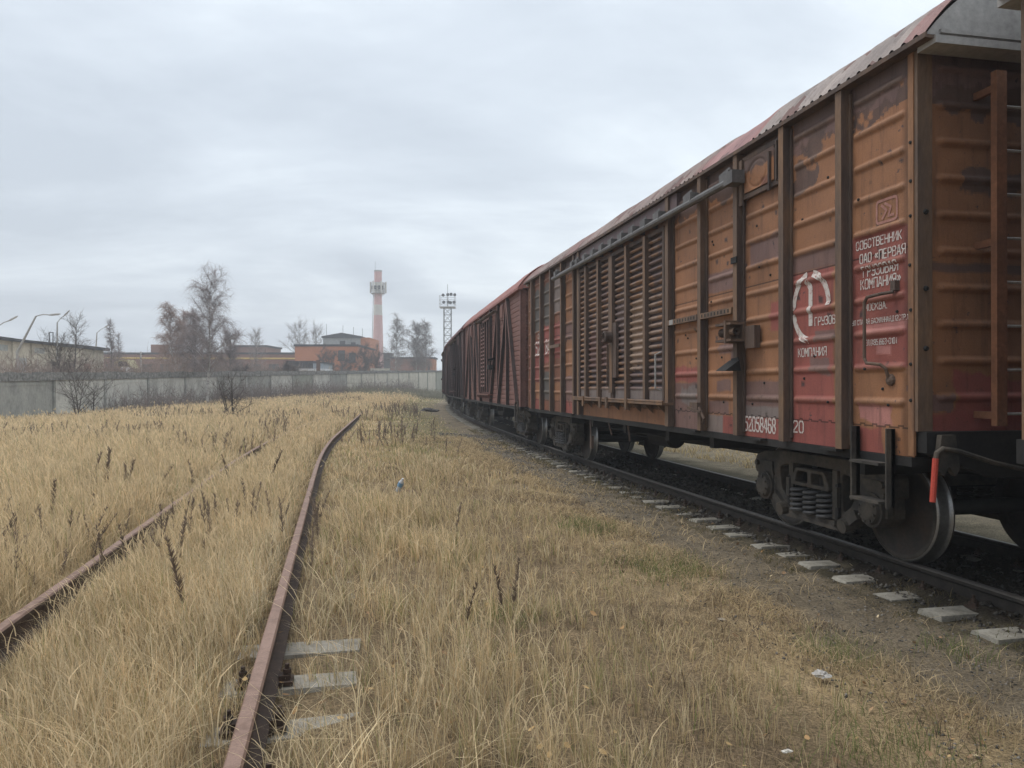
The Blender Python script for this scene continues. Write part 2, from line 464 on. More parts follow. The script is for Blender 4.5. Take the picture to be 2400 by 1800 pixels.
def grid_sheet(name, ss, zs, hfun, cfun, place, mat, parent, keep=None):
    S, Z = np.meshgrid(ss, zs); Hh = hfun(S, Z)
    V = place(S, Z, Hh)
    ny, nx = S.shape; idx = np.arange(ny * nx).reshape(ny, nx)
    Q = np.stack([idx[:-1, :-1], idx[1:, :-1], idx[1:, 1:], idx[:-1, 1:]], -1).reshape(-1, 4)
    sc = ((S[:-1, :-1] + S[1:, 1:]) / 2).ravel(); zc = ((Z[:-1, :-1] + Z[1:, 1:]) / 2).ravel()
    if keep is not None:
        k = keep(sc, zc); Q = Q[k]; sc = sc[k]; zc = zc[k]
    return np_obj(name, V.reshape(-1, 3), quads=Q, mat=mat, fcol=cfun(sc, zc), attr='paint', parent=parent, smooth=True)

def hero_rects():
    r = []
    T = (-2.05, -1.21)
    for a, b in BAYS:       # primer showing along the top where the ochre has come away
        r.append((a, b, 3.80, 4.3, DRK, .55)); r.append((a, b, 3.92, 4.3, MAU, .4)); r.append((a, b, 4.02, 4.3, DRK, .3))
    r += [(-2.05, -1.21, 1.76, 2.89, RED, .05), (-1.75, -1.33, 1.30, 1.46, PNK, .12), (-1.62, -1.21, 1.05, 1.27, RED, .08), (-1.72, -1.55, 1.87, 1.95, PNK, .05), (-1.90, -1.4, 2.06, 2.13, PNK, .08),
          (-.97, -.27, 1.05, 2.70, RED, .06), (-1.12, -.27, 1.05, 1.29, RED, .02), (-1.12, -.27, 2.71, 2.88, MAU, .03), (-1.0, -.66, 2.02, 2.12, MAU, .08), (-.92, -.6, 1.73, 1.88, MAU, .10),
          (-.75, -.3, 3.5, 3.75, DRK, .5), (-1.12, -.9, 3.55, 3.8, OCH, .3),
          (-.19, .12, 2.18, 2.48, RED, .03), (-.15, .52, 2.92, 3.17, MAU, .12), (-.19, .68, 1.28, 1.66, MAU, .05), (-.19, .68, 1.05, 1.28, RED, .02), (-.19, .68, 1.285, 1.40, GRY, .05),
          (1.0, 1.18, 2.15, 2.36, MAU, .03), (.9, 1.3, 1.99, 2.10, MAU, .03), (.88, 1.0, 1.80, 2.02, MAU, .03), (1.0, 1.35, 1.55, 1.68, MAU, .04), (1.05, 1.55, 1.28, 1.44, MAU, .05), (.77, 1.2, 1.05, 1.27, RED, .02), (1.2, 1.61, 1.05, 1.27, GRY, .05), (.77, 1.61, 2.74, 2.98, MAU, .05),
          (1.70, 2.63, 1.66, 1.86, RED, .08), (1.70, 2.63, 1.05, 1.66, MAU, .05), (1.9, 2.4, 1.35, 1.6, GRY, .25),
          (7.42, 8.27, 1.3, 1.8, MAU, .1), (7.42, 8.27, 2.55, 2.9, MAU, .1), (7.42, 8.27, 1.05, 1.3, RED, .05), (6.98, 7.33, 1.05, 2.2, RED, .1),
          (8.36, 9.21, 1.05, 4.3, BRN, .1), (8.36, 9.21, 2.2, 3.0, RED, .1), (8.36, 9.21, 1.3, 1.7, OCH, .1), (8.36, 9.21, 3.2, 4.2, GRY, .1),
          (9.30, 10.15, 1.05, 4.3, BRN, .1), (9.30, 10.15, 2.15, 3.0, RED, .08), (9.30, 10.15, 1.3, 1.95, TEAL, .05), (9.3, 10.15, 3.0, 3.9, TEAL, .3),
          (10.24, 11.09, 1.05, 4.3, BRN, .1), (10.24, 11.09, 1.05, 2.7, RED, .1), (10.24, 11.09, 2.9, 3.9, TEAL, .2), (10.24, 11.09, 1.3, 1.7, OCH, .1),
          (11.18, 11.75, 1.05, 4.3, BRN, .1), (11.18, 11.75, 1.05, 2.8, RED, .1)]
    # small knocks down to bare rust
    rr = random.Random(11)
    for a, b in BAYS[:8]:
        for k in range(13):
            s = rr.uniform(a + .04, b - .04); z = rr.uniform(1.15, 3.9); q = rr.uniform(.006, .03)
            r.append((s - q, s + q, z - q * rr.uniform(.5, 1.3), z + q, (.06, .042, .04), .13))
    return r
HR = hero_rects()

def curve_plate(splines, thick, bevel):
    """flat outlines with holes given as lists of (x, z), thickness along y"""
    cu = bpy.data.curves.new('outline', 'CURVE'); cu.dimensions = '2D'; cu.fill_mode = 'BOTH'; cu.extrude = thick / 2 - bevel; cu.bevel_depth = bevel; cu.bevel_resolution = 1; cu.offset = -bevel
    for sp in splines:
        c = cu.splines.new('POLY'); c.points.add(len(sp) - 1); c.use_cyclic_u = True
        for p, q in zip(c.points, sp): p.co = (q[0], q[1], 0, 1)
    o = bpy.data.objects.new('outline', cu); C.objects.link(o)
    me = bpy.data.meshes.new_from_object(o.evaluated_get(bpy.context.evaluated_depsgraph_get()))
    vs = [(v.co.x, -v.co.z, v.co.y) for v in me.vertices]; fs = [tuple(p.vertices) for p in me.polygons]
    bpy.data.objects.remove(o); bpy.data.curves.remove(cu); bpy.data.meshes.remove(me)
    return vs, fs
def rounded(poly, r=.04, n=3):
    out = []; k = len(poly)
    for i, p in enumerate(poly):
        p = Vector(p); a = Vector(poly[i - 1]); b = Vector(poly[(i + 1) % k])
        da = (a - p); db = (b - p); d = min(r, da.length * .45, db.length * .45)
        p0 = p + da.normalized() * d; p1 = p + db.normalized() * d
        for j in range(n + 1):
            t = j / n; out.append(tuple(p0 * (1 - t) ** 2 + p * 2 * t * (1 - t) + p1 * t * t))
    return out

FRAME_OUT = rounded([(-1.18, .60), (-1.18, .80), (-.98, .865), (-.58, .90), (.58, .90), (.98, .865), (1.18, .80), (1.18, .60), (1.09, .60), (1.06, .655), (.79, .655), (.755, .60), (.74, .42), (.66, .34), (.46, .20), (-.46, .20), (-.66, .34), (-.74, .42), (-.755, .60), (-.79, .655), (-1.06, .655), (-1.09, .60)], .05)
FRAME_HOLES = [rounded([(-.345, .78), (.345, .78), (.345, .285), (-.345, .285)], .05), rounded([(.45, .76), (.66, .72), (.62, .47), (.46, .36)], .06), rounded([(-.45, .76), (-.46, .36), (-.62, .47), (-.66, .72)], .06)]
BOLSTER_OUT = rounded([(-.33, .56), (-.33, .62), (-.25, .75), (.25, .75), (.33, .62), (.33, .56)], .03)
BOLSTER_HOLES = [rounded([(-.26, .60), (-.22, .715), (-.03, .715), (-.03, .60)], .03), rounded([(.03, .60), (.03, .715), (.22, .715), (.26, .60)], .03)]

_bogie_proto = {}
def make_bogie(parent, sx):
    """three piece freight bogie; thing > bogie > wheel, side_frame, spring ..."""
    bg = empty('bogie', (sx, 0, 0)); bg.parent = parent
    if _bogie_proto:
        for nm, o in _bogie_proto.items():
            for src in o:
                c = src.copy(); C.objects.link(c); c.parent = bg
        return bg
    reg = lambda nm, o: _bogie_proto.setdefault(nm, []).append(o)
    wp = [(-.13, .07), (-.12, .40), (-.13, .415), (-.13, .458), (-.118, .474), (-.03, .478), (-.012, .49), (.0, .505), (.018, .50), (.022, .46), (.022, .41), (-.01, .39), (-.025, .2), (.02, .13), (.02, .07)]
    wmats = [0, 0, 2, 1, 1, 1, 1, 0, 0, 0, 0, 0, 0, 0, 0]
    for ax in (-.925, .925):
        for sd in (1, -1):
            mb = MB(); prof = [(.70 - a if sd > 0 else -.70 + a, r) for a, r in wp]
            # dished outer web
            mb.lathe(prof, (ax, 0, .475), 'y', 56, wmats)
            mb.lathe([(sd * .83, .07), (sd * .80, .115), (sd * .775, .15), (sd * .76, .30), (sd * .79, .40)], (ax, 0, .475), 'y', 40)
            reg('wheel', mb.build('wheel', [M['wheel'], M['tread'], M['cast']], bg, smooth=True))
        mb = MB(); mb.lathe([(-1.12, .0), (-1.12, .075), (1.12, .075), (1.12, .0)], (ax, 0, .475), 'y', 20)
        reg('axle', mb.build('axle', [M['grime']], bg, smooth=True))
    for sd in (1, -1):
        y = 1.018 * sd
        vs, fs = curve_plate([FRAME_OUT] + FRAME_HOLES, .17, .012)
        mb = MB(); mb.add([(a, b + y, c) for a, b, c in vs], fs)
        mb.box(-.40, .40, y - .12, y + .13, .235, .285)                       # spring seat shelf
        mb.prism([(-.46, .2), (.46, .2), (.36, .245), (-.36, .245)], 'y', y - .13, y + .14)
        for q in (-1, 1):
            mb.box(q * .385 - .04, q * .385 + .04, y - .11, y + .115, .30, .78)
            mb.box(q * .42 - .028, q * .42 + .028, y + .115 * sd - .02, y + .115 * sd + .02, .42, .62)
            mb.tube([(q * .55, y + .05 * sd, .28), (q * .55, y + .16 * sd, .26)], .07, 12)
            mb.bar((q * .50, y + .1 * sd, .25), (q * .72, y + .1 * sd, .40), .06, .09)
            mb.bar((q * .78, y + .095 * sd, .70), (q * 1.14, y + .095 * sd, .70), .03, .11)
            mb.tube([(q * 1.08, y + .1 * sd, .72), (q * 1.08, y + .14 * sd, .72)], .03, 10)
        reg('side_frame', mb.build('side_frame', [M['cast']], bg))
        vs, fs = curve_plate([BOLSTER_OUT] + BOLSTER_HOLES, .10, .01)
        mb = MB(); mb.add([(a, b + y + sd * .10, c) for a, b, c in vs], fs)
        mb.box(-.27, .27, min(0, y), max(0, y) + .0, .575, .735)
        reg('bolster', mb.build('bolster', [M['cast']], bg))
        for q in (-.235, -.0, .235):
            for dy in (.10, -.06):
                pts = [(q + .088 * math.cos(t), y + sd * dy + .088 * math.sin(t), .292 + .26 * t / (2 * math.pi * 5)) for t in np.linspace(0, 2 * math.pi * 5, 110)]
                mb = MB(); mb.tube(pts, .0185, 7)
                reg('spring', mb.build('spring', [M['spring']], bg, smooth=True))
        for ax in (-.925, .925):
            mb = MB()
            mb.lathe([(y - .12, .0), (y - .12, .16), (y + sd * .12 * 1 if sd > 0 else y + .12, .16), (y + .12, .0)], (ax, 0, .475), 'y', 24)
            mb.box(ax - .15, ax + .15, y - .10, y + .10, .56, .648)
            mb.box(ax - .19, ax - .145, y - .09, y + .09, .42, .60); mb.box(ax + .145, ax + .19, y - .09, y + .09, .42, .60)
            oy = y + sd * .12
            mb.lathe([(oy, .135), (oy + sd * .035, .125), (oy + sd * .05, .08), (oy + sd * .05, 0)], (ax, 0, .475), 'y', 24)
            for k in range(8):
                t = k * math.pi / 4 + .3
                mb.tube([(ax + .105 * math.cos(t), oy + sd * .02, .475 + .105 * math.sin(t)), (ax + .105 * math.cos(t), oy + sd * .055, .475 + .105 * math.sin(t))], .014, 6)
            reg('axle_box', mb.build('axle_box', [M['cast']], bg))
        for q in (-1, 1):
            mb = MB(); mb.prism([(q * .40, .30), (q * .445, .33), (q * .445, .66), (q * .40, .64)], 'y', y + sd * .05, y + sd * .12)
            reg('brake_block', mb.build('brake_block', [M['grime']], bg))
    mb = MB(); mb.box(-.25, .25, -.9, .9, .56, .76); mb.box(-.42, -.36, -.8, .8, .33, .42); mb.box(.36, .42, -.8, .8, .33, .42); mb.lathe([(.76, .2), (.9, .2)], (0, 0, 0), 'z', 16)
    reg('cross_beam', mb.build('cross_beam', [M['grime']], bg))
    return bg

# ---- stencil lettering ------------------------------------------------------
GL = {'А': "0,0 1.6,6|2.4,6 4,0|.9,1.9 3.1,1.9", 'Б': "0,0 0,6|.8,6 3.6,6|.8,3.4 3,3.4 4,2.6 4,.8 3,0 .8,0", 'В': "0,0 0,6|.8,6 3,6 3.8,5.2 3.8,4 3,3.3 .8,3.3|3.2,2.9 4,2.2 4,.8 3,0 .8,0",
      'Г': "0,0 0,6|.8,6 3.6,6", 'Д': "0,-.8 0,0 4,0 4,-.8|.8,.8 1.3,6 3.2,6 3.2,.8", 'Е': "0,0 0,6|.8,6 3.6,6|.8,3 3,3|.8,0 3.6,0", 'З': "0,5.2 .8,6 3,6 3.8,5.2 3.8,4 3,3.2 1.4,3.2|3.3,2.8 4,2 4,.8 3,0 .8,0 0,.8",
      'И': "0,6 0,0|.5,.8 3.5,5.2|4,6 4,0", 'К': "0,0 0,6|.8,3 3.8,6|1.2,3.4 4,0", 'Л': "0,0 .8,.4 1.4,6 4,6 4,0", 'М': "0,0 0,6|.5,5.6 2,2 3.5,5.6|4,6 4,0", 'Н': "0,0 0,6|4,0 4,6|.8,3 3.2,3",
      'О': "1.6,0 .8,0 0,1 0,5 .8,6 1.6,6|2.5,6 3.2,6 4,5 4,1 3.2,0 2.5,0", 'П': "0,0 0,6|.8,6 3.2,6|4,6 4,0", 'Р': "0,0 0,6|.8,6 3,6 4,5.2 4,3.6 3,2.8 .8,2.8", 'С': "3.8,4.4 3.8,5.2 3,6 1,6 0,5 0,3.5|0,2.6 0,1 1,0 3,0 3.8,.8 3.8,1.6",
      'Т': "0,6 1.4,6|2.6,6 4,6|2,0 2,6", 'У': "0,6 .2,4 1,3 3.2,3|4,6 4,.8 3.2,0 .8,0 0,.6", 'Я': "4,0 4,6|3.2,6 1,6 0,5.2 0,3.8 1,2.9 3.2,2.9|1.6,2.4 0,0",
      '0': "1.6,0 .8,0 0,1 0,5 .8,6 1.6,6|2.5,6 3.2,6 4,5 4,1 3.2,0 2.5,0", '1': "2.4,0 2.4,6 1.2,4.8", '2': "0,5 .8,6 3.2,6 4,5 4,4 .3,.9|0,0 4,0", '3': "0,5.2 .8,6 3,6 3.8,5.2 3.8,4 3,3.2 1.4,3.2|3.3,2.8 4,2 4,.8 3,0 .8,0 0,.8", '4': "3,0 3,6|2.3,5.6 0,2|.4,1.6 4.2,1.6",
      '5': "3.8,6 .5,6 .2,3.7|.8,3.6 3,3.6 4,2.6 4,1 3,0 .8,0 0,.8", '6': "3.6,5.3 3,6 1,6 0,5 0,3|0,2.3 0,1 1,0 3,0 4,1 4,2.4 3,3.3 .8,3.3", '8': "1.6,3.2 .8,3.2 .2,4 .2,5.2 1,6 3,6 3.8,5.2 3.8,4 3.2,3.2 2.4,3.2|.9,2.8 0,2 0,.8 1,0 3,0 4,.8 4,2 3.1,2.8",
      '9': "4,3.6 3,2.7 1,2.7 0,3.6 0,5 1,6 3,6 4,5 4,1 3,0 1,0 .4,.7", '«': "1.6,4.4 .2,3 1.6,1.6|3.4,4.4 2,3 3.4,1.6", '»': ".4,4.4 1.8,3 .4,1.6|2.2,4.4 3.6,3 2.2,1.6", '(': "2.6,6.4 1.4,5 1.4,1 2.6,-.4", ')': "1.4,6.4 2.6,5 2.6,1 1.4,-.4", '.': ".2,0 .7,0", ',': ".6,.3 .2,-1", '-': ".6,3 3.2,3", ' ': ""}
ADV = {'.': 1.6, ',': 1.6, ' ': 3.2, '(': 3.6, ')': 3.6, '-': 4.6, '1': 4.2, 'М': 5.6, 'Д': 5.6}
def strokes(text):
    x = 0; out = []
    for ch in text:
        for st in filter(None, GL[ch].split('|')):
            out.append([(x + float(p.split(',')[0]), float(p.split(',')[1])) for p in st.split()])
        x += ADV.get(ch, 5.5)
    return out, x - 1.5
def letter_strips(mb, lines, hgt, thick, y0):
    """lines: polylines in (s, z); strips that follow the ribs of the sheet"""
    for pl in lines:
        pts = []
        for a, b in zip(pl[:-1], pl[1:]):
            n = max(2, int(math.dist(a, b) / .012))
            pts += [(a[0] + (b[0] - a[0]) * i / n, a[1] + (b[1] - a[1]) * i / n) for i in range(n)]
        pts.append(pl[-1]); k = len(pts)
        e0 = Vector(pts[1]) - Vector(pts[0]); e1 = Vector(pts[-1]) - Vector(pts[-2])
        pts[0] = tuple(Vector(pts[0]) - e0.normalized() * thick * .3); pts[-1] = tuple(Vector(pts[-1]) + e1.normalized() * thick * .3)
        L = []
        for i, p in enumerate(pts):
            a = Vector(pts[max(0, i - 1)]); b = Vector(pts[min(k - 1, i + 1)]); d = (b - a).normalized(); nrm = Vector((-d.y, d.x)) * thick / 2
            for q in (Vector(p) - nrm, Vector(p), Vector(p) + nrm): L.append((q.x, q.y))
        S = np.array([q[0] for q in L]); Z = np.array([q[1] for q in L]); hh = hgt(S, Z) + y0
        mb.add([(q[0], h, q[1]) for q, h in zip(L, hh)], [(3 * i + j, 3 * i + j + 1, 3 * i + j + 4, 3 * i + j + 3) for i in range(k - 1) for j in (0, 1)])
def side_height(S, Z): return rib_h(S, Z, BAYS, RIBS) + (fbm(S * 1.7, Z * 1.7, 2) - .5) * .012
def write(parent, text, s_left, s_right, z0, z1, thick=None, name='lettering', slope=0., clip=None):
    """text runs from s_left (far) to s_right (near) on the left side of the wagon"""
    st, w = strokes(text); k = (s_left - s_right) / w; kz = (z1 - z0) / 6
    lines = [[(s_left - x * k, z0 + z * kz + slope * x) for x, z in pl] for pl in st]
    if clip is not None: lines = [pl for pl in lines if min(p[0] for p in pl) > clip]
    mb = MB(); letter_strips(mb, lines, side_height, thick or (z1 - z0) * .145, W + .0045)
    return mb.build(name, [M['letter']], parent)

def roof_z(y, h=.62, n=3.4): return 4.225 + h * (1 - np.abs(y / 1.63) ** n)

def make_box_wagon():
    root = empty('covered_goods_wagon', (0, 0, 0))
    S0, S1 = -2.0, 11.75
    # -- near side sheet
    ss = np.unique(np.concatenate([np.arange(S0, 3.0, .0175), np.arange(3.0, S1 + .001, .035)])); zs = np.arange(1.06, 4.21, .0142)
    base = np.array(OCH)
    def cfun(S, Z):
        c = np.tile(base, (len(S), 1)); c *= (.80 + .4 * fbm(S * 1.2, Z * 1.2, 3))[:, None]
        c = patch(c, S, Z, HR, 3.)
        for zz in SEAMS: c[np.abs(Z - zz - .004 * np.sin(S * 40)) < .008] *= .35
        rt = np.clip(rib_h(S, Z, BAYS, RIBS) / .024, 0, 1)[:, None] * (.22 + .3 * fbm(S * 4, Z * 9, 3))[:, None]; c = c * (1 - rt) + (c * .6 + np.array((.15, .11, .08))) * rt      # ribs paler: worn edges plus highlights put into the colour
        for a, b in BAYS:    # darker towards the posts
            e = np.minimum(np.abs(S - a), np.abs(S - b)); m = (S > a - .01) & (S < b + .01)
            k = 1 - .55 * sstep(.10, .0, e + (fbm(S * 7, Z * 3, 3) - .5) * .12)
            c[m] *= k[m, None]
        return c
    def hf(S, Z): return side_height(S, Z) - .004 * np.clip(1 - np.abs(Z - 2.70) / .012, 0, 1)
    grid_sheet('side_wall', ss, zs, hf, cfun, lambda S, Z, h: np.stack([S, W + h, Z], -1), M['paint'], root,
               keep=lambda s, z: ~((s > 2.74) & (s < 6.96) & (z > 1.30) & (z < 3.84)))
    # -- far side sheet
    grid_sheet('side_wall', np.arange(S0, S1 + .01, .12), np.arange(1.06, 4.21, .0355), lambda S, Z: rib_h(S, Z, BAYS + [(2.8, 6.9)], RIBS, .045), lambda s, z: np.tile(np.array(BRN), (len(s), 1)), lambda S, Z, h: np.stack([S, -W - h, Z], -1)[:, ::-1], M['paint_low'], root)
    # -- end walls
    def ecol(Y, Z):
        c = np.tile(np.array(OCH) * .88, (len(Y), 1)); c *= (.75 + .5 * fbm(Y * 1.5 + 9, Z * 1.5, 3))[:, None]
        return patch(c, Y, Z, [(-1.5, 1.5, 3.72, 4.3, DRK, .5), (-1.5, 1.5, 3.92, 4.3, MAU, .4), (.35, 1.2, 1.30, 1.70, RED, .2), (-1.2, 1.38, 1.2, 1.40, RED, .15), (.4, 1.1, 3.15, 3.32, DRK, .3), (-1.5, 1.5, 2.50, 2.57, DRK, .05), (-1.5, .45, 1.2, 4.2, DRK, .2), (1.2, 1.45, 1.4, 1.6, MAU, .25)], 8.)
    def ehf(Y, Z): return rib_h(Y, Z, [(.02, 1.36), (-1.36, -.02)], [z + .04 for z in RIBS], .032, .03, .07) + (fbm(Y * 2, Z * 2 + 7, 2) - .5) * .012
    ey = np.arange(-1.40, 1.401, .02); ez = np.arange(1.26, 4.21, .0142)
    grid_sheet('end_wall', ey, ez, ehf, ecol, lambda Y, Z, h: np.stack([S0 - h, Y, Z], -1), M['paint'], root)
    grid_sheet('end_wall', np.arange(-1.4, 1.41, .1), np.arange(1.26, 4.21, .03), ehf, ecol, lambda Y, Z, h: np.stack([S1 + h, Y, Z], -1), M['paint'], root)
    # -- corner posts and end beams
    flange_paint = pmat('ochre_flange_paint', [(.12, .07, .05), (.25, .128, .066), (.30, .155, .08)], 1.3, .65, .3, .004, stretch=(3, 3, .7))
    for sx, d in ((S0, -1), (S1, 1)):
        for sy in (1, -1):
            mb = MB()
            mb.box(min(sx, sx + d * .035), max(sx, sx + d * .035), min(sy * 1.395, sy * (W + .004)), max(sy * 1.395, sy * (W + .004)), 1.262, 4.2)
            a, b = sorted((sx - d * .002, sx - d * .062)); mb.box(a, b, min(sy * (W - .01), sy * (W + .012)), max(sy * (W - .01), sy * (W + .012)), 1.07, 4.2, 1)
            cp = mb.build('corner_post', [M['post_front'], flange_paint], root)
            rv = MB()
            if sy > 0 and d < 0:
                for z in (1.5, 1.78, 2.2, 2.55, 2.93, 3.2, 3.5): rv.lathe([(W + .012, .015), (W + .022, .011), (W + .022, 0)], (sx + .032 + .02 * ((z * 7) % 1 - .5), 0, z), 'y', 8)
                for z in (1.9, 2.36, 2.95): rv.lathe([(sx - .035, .022), (sx - .055, .015), (sx - .055, 0)], (0, 1.455, z), 'x', 8)
                rv.build('bolt', [M['grime']], cp)
        mb = MB()
        a, b = sorted((sx, sx + d * .10))
        mb.prism([(-1.5, 1.26), (1.5, 1.26), (1.5, 1.10), (.9, .90), (-.9, .90), (-1.5, 1.10)], 'x', a, b)
        mb.build('end_beam', [M['grime']], root)
    # -- posts along both sides
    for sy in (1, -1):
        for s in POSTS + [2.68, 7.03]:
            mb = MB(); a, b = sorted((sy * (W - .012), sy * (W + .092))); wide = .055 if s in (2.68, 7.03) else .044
            fm = {3: 1} if sy > 0 else {2: 1}  # outer face takes the lit tone, the other faces dirt and shade
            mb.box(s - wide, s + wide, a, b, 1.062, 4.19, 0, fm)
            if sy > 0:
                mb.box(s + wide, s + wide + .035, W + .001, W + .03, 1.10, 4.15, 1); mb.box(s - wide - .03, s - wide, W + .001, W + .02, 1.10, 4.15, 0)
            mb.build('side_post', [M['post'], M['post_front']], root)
    # -- sill and underframe
    for sy in (1, -1):
        mb = MB(); a, b = sorted((sy * (W - .10), sy * (W + .015))); mb.box(S0 + .02, S1 - .02, a, b, .985, 1.058)
        if sy > 0:
            for s in (-1.0, .3, 1.9, 7.6): mb.box(s - .13, s + .13, W + .015, W + .09, 1.035, 1.058)
        mb.build('sill', [M['grime']], root)
    mb = MB()
    mb.prism([(S0 - .1, 1.06), (S0 - .1, .86), (1.2, .86), (2.6, .66), (7.2, .66), (8.6, .86), (S1 + .1, .86), (S1 + .1, 1.06)], 'y', -.17, .17)
    for s in (-1.2, 1.7, 3.1, 4.9, 6.7, 8.2, 11.0): mb.box(s - .06, s + .06, -1.42, 1.42, .84, 1.03)
    mb.box(-1.95, 11.7, -1.4, 1.4, 1.03, 1.055)
    for s in (2.2, 7.6): mb.prism([(s - .3, .86), (s + .3, .86), (s + .22, .62), (s - .22, .62)], 'y', -.3, .3)
    mb.build('underframe', [M['grime']], root)
    mb = MB(); mb.lathe([(2.55, 0), (2.55, .17), (2.6, .19), (3.0, .19), (3.05, .16), (3.05, 0)], (0, -.45, .72), 'x', 20); mb.box(2.6, 2.95, -.60, -.3, .44, .72); mb.build('brake_cylinder', [M['grime']], root)
    mb = MB(); mb.lathe([(5.2, 0), (5.22, .14), (5.3, .17), (6.2, .17), (6.28, .14), (6.3, 0)], (0, .35, .70), 'x', 20); mb.build('air_reservoir', [M['grime']], root)
    mb = MB(); mb.tube([(.9, -.25, .60), (2.6, -.4, .58), (4.5, -.2, .60), (9, .2, .6)], .02, 6); mb.tube([(1.0, .7, .80), (2.0, .8, .78), (8.6, .8, .78), (9.1, .7, .8)], .02, 6); mb.tube([(S0, .3, .86), (1.0, .35, .74), (3.5, .35, .72), (9, .35, .74), (S1, .3, .86)], .022, 8)
    mb.build('brake_rod', [M['grime']], root)
    mb = MB(); mb.bar((6.6, W - .03, 1.0), (6.6, W - .05, .55), .05, .02); mb.bar((6.6, W - .06, .68), (6.6, W - .06, .45), .09, .05); mb.bar((5.6, W - .05, 1.0), (5.55, W - .1, .76), .03, .02); mb.bar((4.6, W - .05, 1.0), (4.65, W - .1, .72), .03, .02); mb.tube([(6.6, W - .05, .6), (6.8, W - .1, .56), (6.9, W - .12, .5)], .012, 6)
    mb.build('release_lever', [M['post']], root)
    # -- roof
    ry = np.concatenate([np.linspace(-1.63, -1.25, 16), np.linspace(-1.2, 1.2, 25), np.linspace(1.25, 1.63, 16)])
    rs = np.unique(np.concatenate([np.arange(S0 - .255, 5, .02), np.arange(5, S1 + .19, .04)]))
    def rcol(S, Y):
        n = fbm(S * .8 + 3, Y * 1.5, 4); k = sstep(.46, .58, n)[:, None]; c = np.array((.24, .15, .14)) * k + np.array((.26, .205, .19)) * (1 - k)
        c = np.where(((S > .25) & (S < 1.5 + (n - .5)))[:, None], np.array((.30, .165, .16)), c)
        c = np.where((S < .2 - (n - .5) * .6)[:, None], np.array((.29, .25, .235)) * (.8 + .5 * fbm(S * 2, Y * 3, 3))[:, None], c)
        c = np.where((fbm(S * 3 + 50, Y * 3, 4) > .63)[:, None], np.array((.17, .10, .09)), c)
        c = np.where((S < S0 + .02)[:, None], np.array((.26, .155, .148)), c)
        return c * (.8 + .4 * fbm(S * 5, Y * 2, 3))[:, None]
    def rib_roof(S, Y):
        smooth = ((S > .3) & (S < 1.5)) * .8
        return .022 * (1 - smooth) * np.clip(np.sin(S * 2 * math.pi / .135 + .6 * Y), -.4, 1) + (fbm(S * 1.1, Y, 3) - .5) * .05 * sstep(1.63, 1.4, np.abs(Y))
    grid_sheet('roof', rs, ry, rib_roof, rcol, lambda S, Y, h: np.stack([S, Y, roof_z(Y) + h], -1)[::-1, :], M['roof_metal'], root)
    roof = [c for c in root.children if c.name.startswith('roof')][0]
    mb = MB()
    yy = np.linspace(-1.6, 1.6, 41)
    for sx, d in ((S0 - .225, -1), (S1 + .16, 1)):
        top = [(y, float(roof_z(y)) - .03) for y in yy]
        mb.prism([(1.6, 4.205), (-1.6, 4.205)] + top, 'x', sx - .008, sx + .008)
        a, b = sorted((sx - d * .16, sx + d * .035)); mb.box(a, b, -1.55, 1.55, 4.15, 4.207); mb.box(min(sx, sx + d * .03), max(sx, sx + d * .03), -1.5, 1.5, 4.23, 4.26)
        mb.build('gable', [M['gable']], roof); mb = MB()
    for sy in (1, -1):
        mb = MB(); a, b = sorted((sy * 1.50, sy * 1.625)); mb.box(S0 - .24, S1 + .17, a, b, 4.19, 4.215)
        a, b = sorted((sy * 1.618, sy * 1.632)); mb.box(S0 - .25, S1 + .18, a, b, 4.187, 4.226)
        mb.build('eave_strip', [M['post']], roof)
    mb = MB(); mb.box(S0 - .42, S0 + .9, -.35, .35, 4.90, 4.935)
    for y in (-.3, .3): mb.bar((S0 - .35, y, 4.90), (S0 - .18, y, 4.6), .04, .03)
    mb.tube([(S0 - .20, .62, 4.56), (S0 - .26, .62, 4.60), (S0 - .26, .42, 4.66), (S0 - .2, .40, 4.68)], .012, 6)
    mb.build('running_board', [M['post']], roof)
    # -- doors
    for a, b, posts in ((2.76, 4.97, (3.42, 4.22)), (4.99, 6.95, (5.66, 6.40))):
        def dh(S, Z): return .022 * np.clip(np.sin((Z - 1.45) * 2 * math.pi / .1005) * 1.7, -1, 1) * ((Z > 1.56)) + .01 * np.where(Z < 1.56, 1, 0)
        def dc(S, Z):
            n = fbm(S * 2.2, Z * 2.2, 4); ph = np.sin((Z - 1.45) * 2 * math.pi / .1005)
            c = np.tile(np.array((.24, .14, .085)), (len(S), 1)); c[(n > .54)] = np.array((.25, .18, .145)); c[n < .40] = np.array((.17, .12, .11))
            c = np.where((ph < -.15)[:, None] & (Z > 1.56)[:, None], np.array((.07, .05, .05)), c)  # grooves darkened: bare primer plus their shade put into the colour
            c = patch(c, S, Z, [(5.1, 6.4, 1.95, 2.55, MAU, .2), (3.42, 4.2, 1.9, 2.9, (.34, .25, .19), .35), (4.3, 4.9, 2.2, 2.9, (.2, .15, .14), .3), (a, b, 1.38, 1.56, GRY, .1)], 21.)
            return c
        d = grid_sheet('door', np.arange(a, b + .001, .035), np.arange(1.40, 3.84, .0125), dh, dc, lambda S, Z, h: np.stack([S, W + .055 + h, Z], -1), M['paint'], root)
        for s in posts:
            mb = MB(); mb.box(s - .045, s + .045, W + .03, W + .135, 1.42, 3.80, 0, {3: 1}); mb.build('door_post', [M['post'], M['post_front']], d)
        mb = MB()
        for s in (a + .03, b - .03): mb.box(s - .03, s + .03, W + .03, W + .095, 1.41, 3.82)
        mb.box(a + .06, b - .06, W + .03, W + .09, 3.76, 3.82); mb.build('door_frame', [M['post']], d)
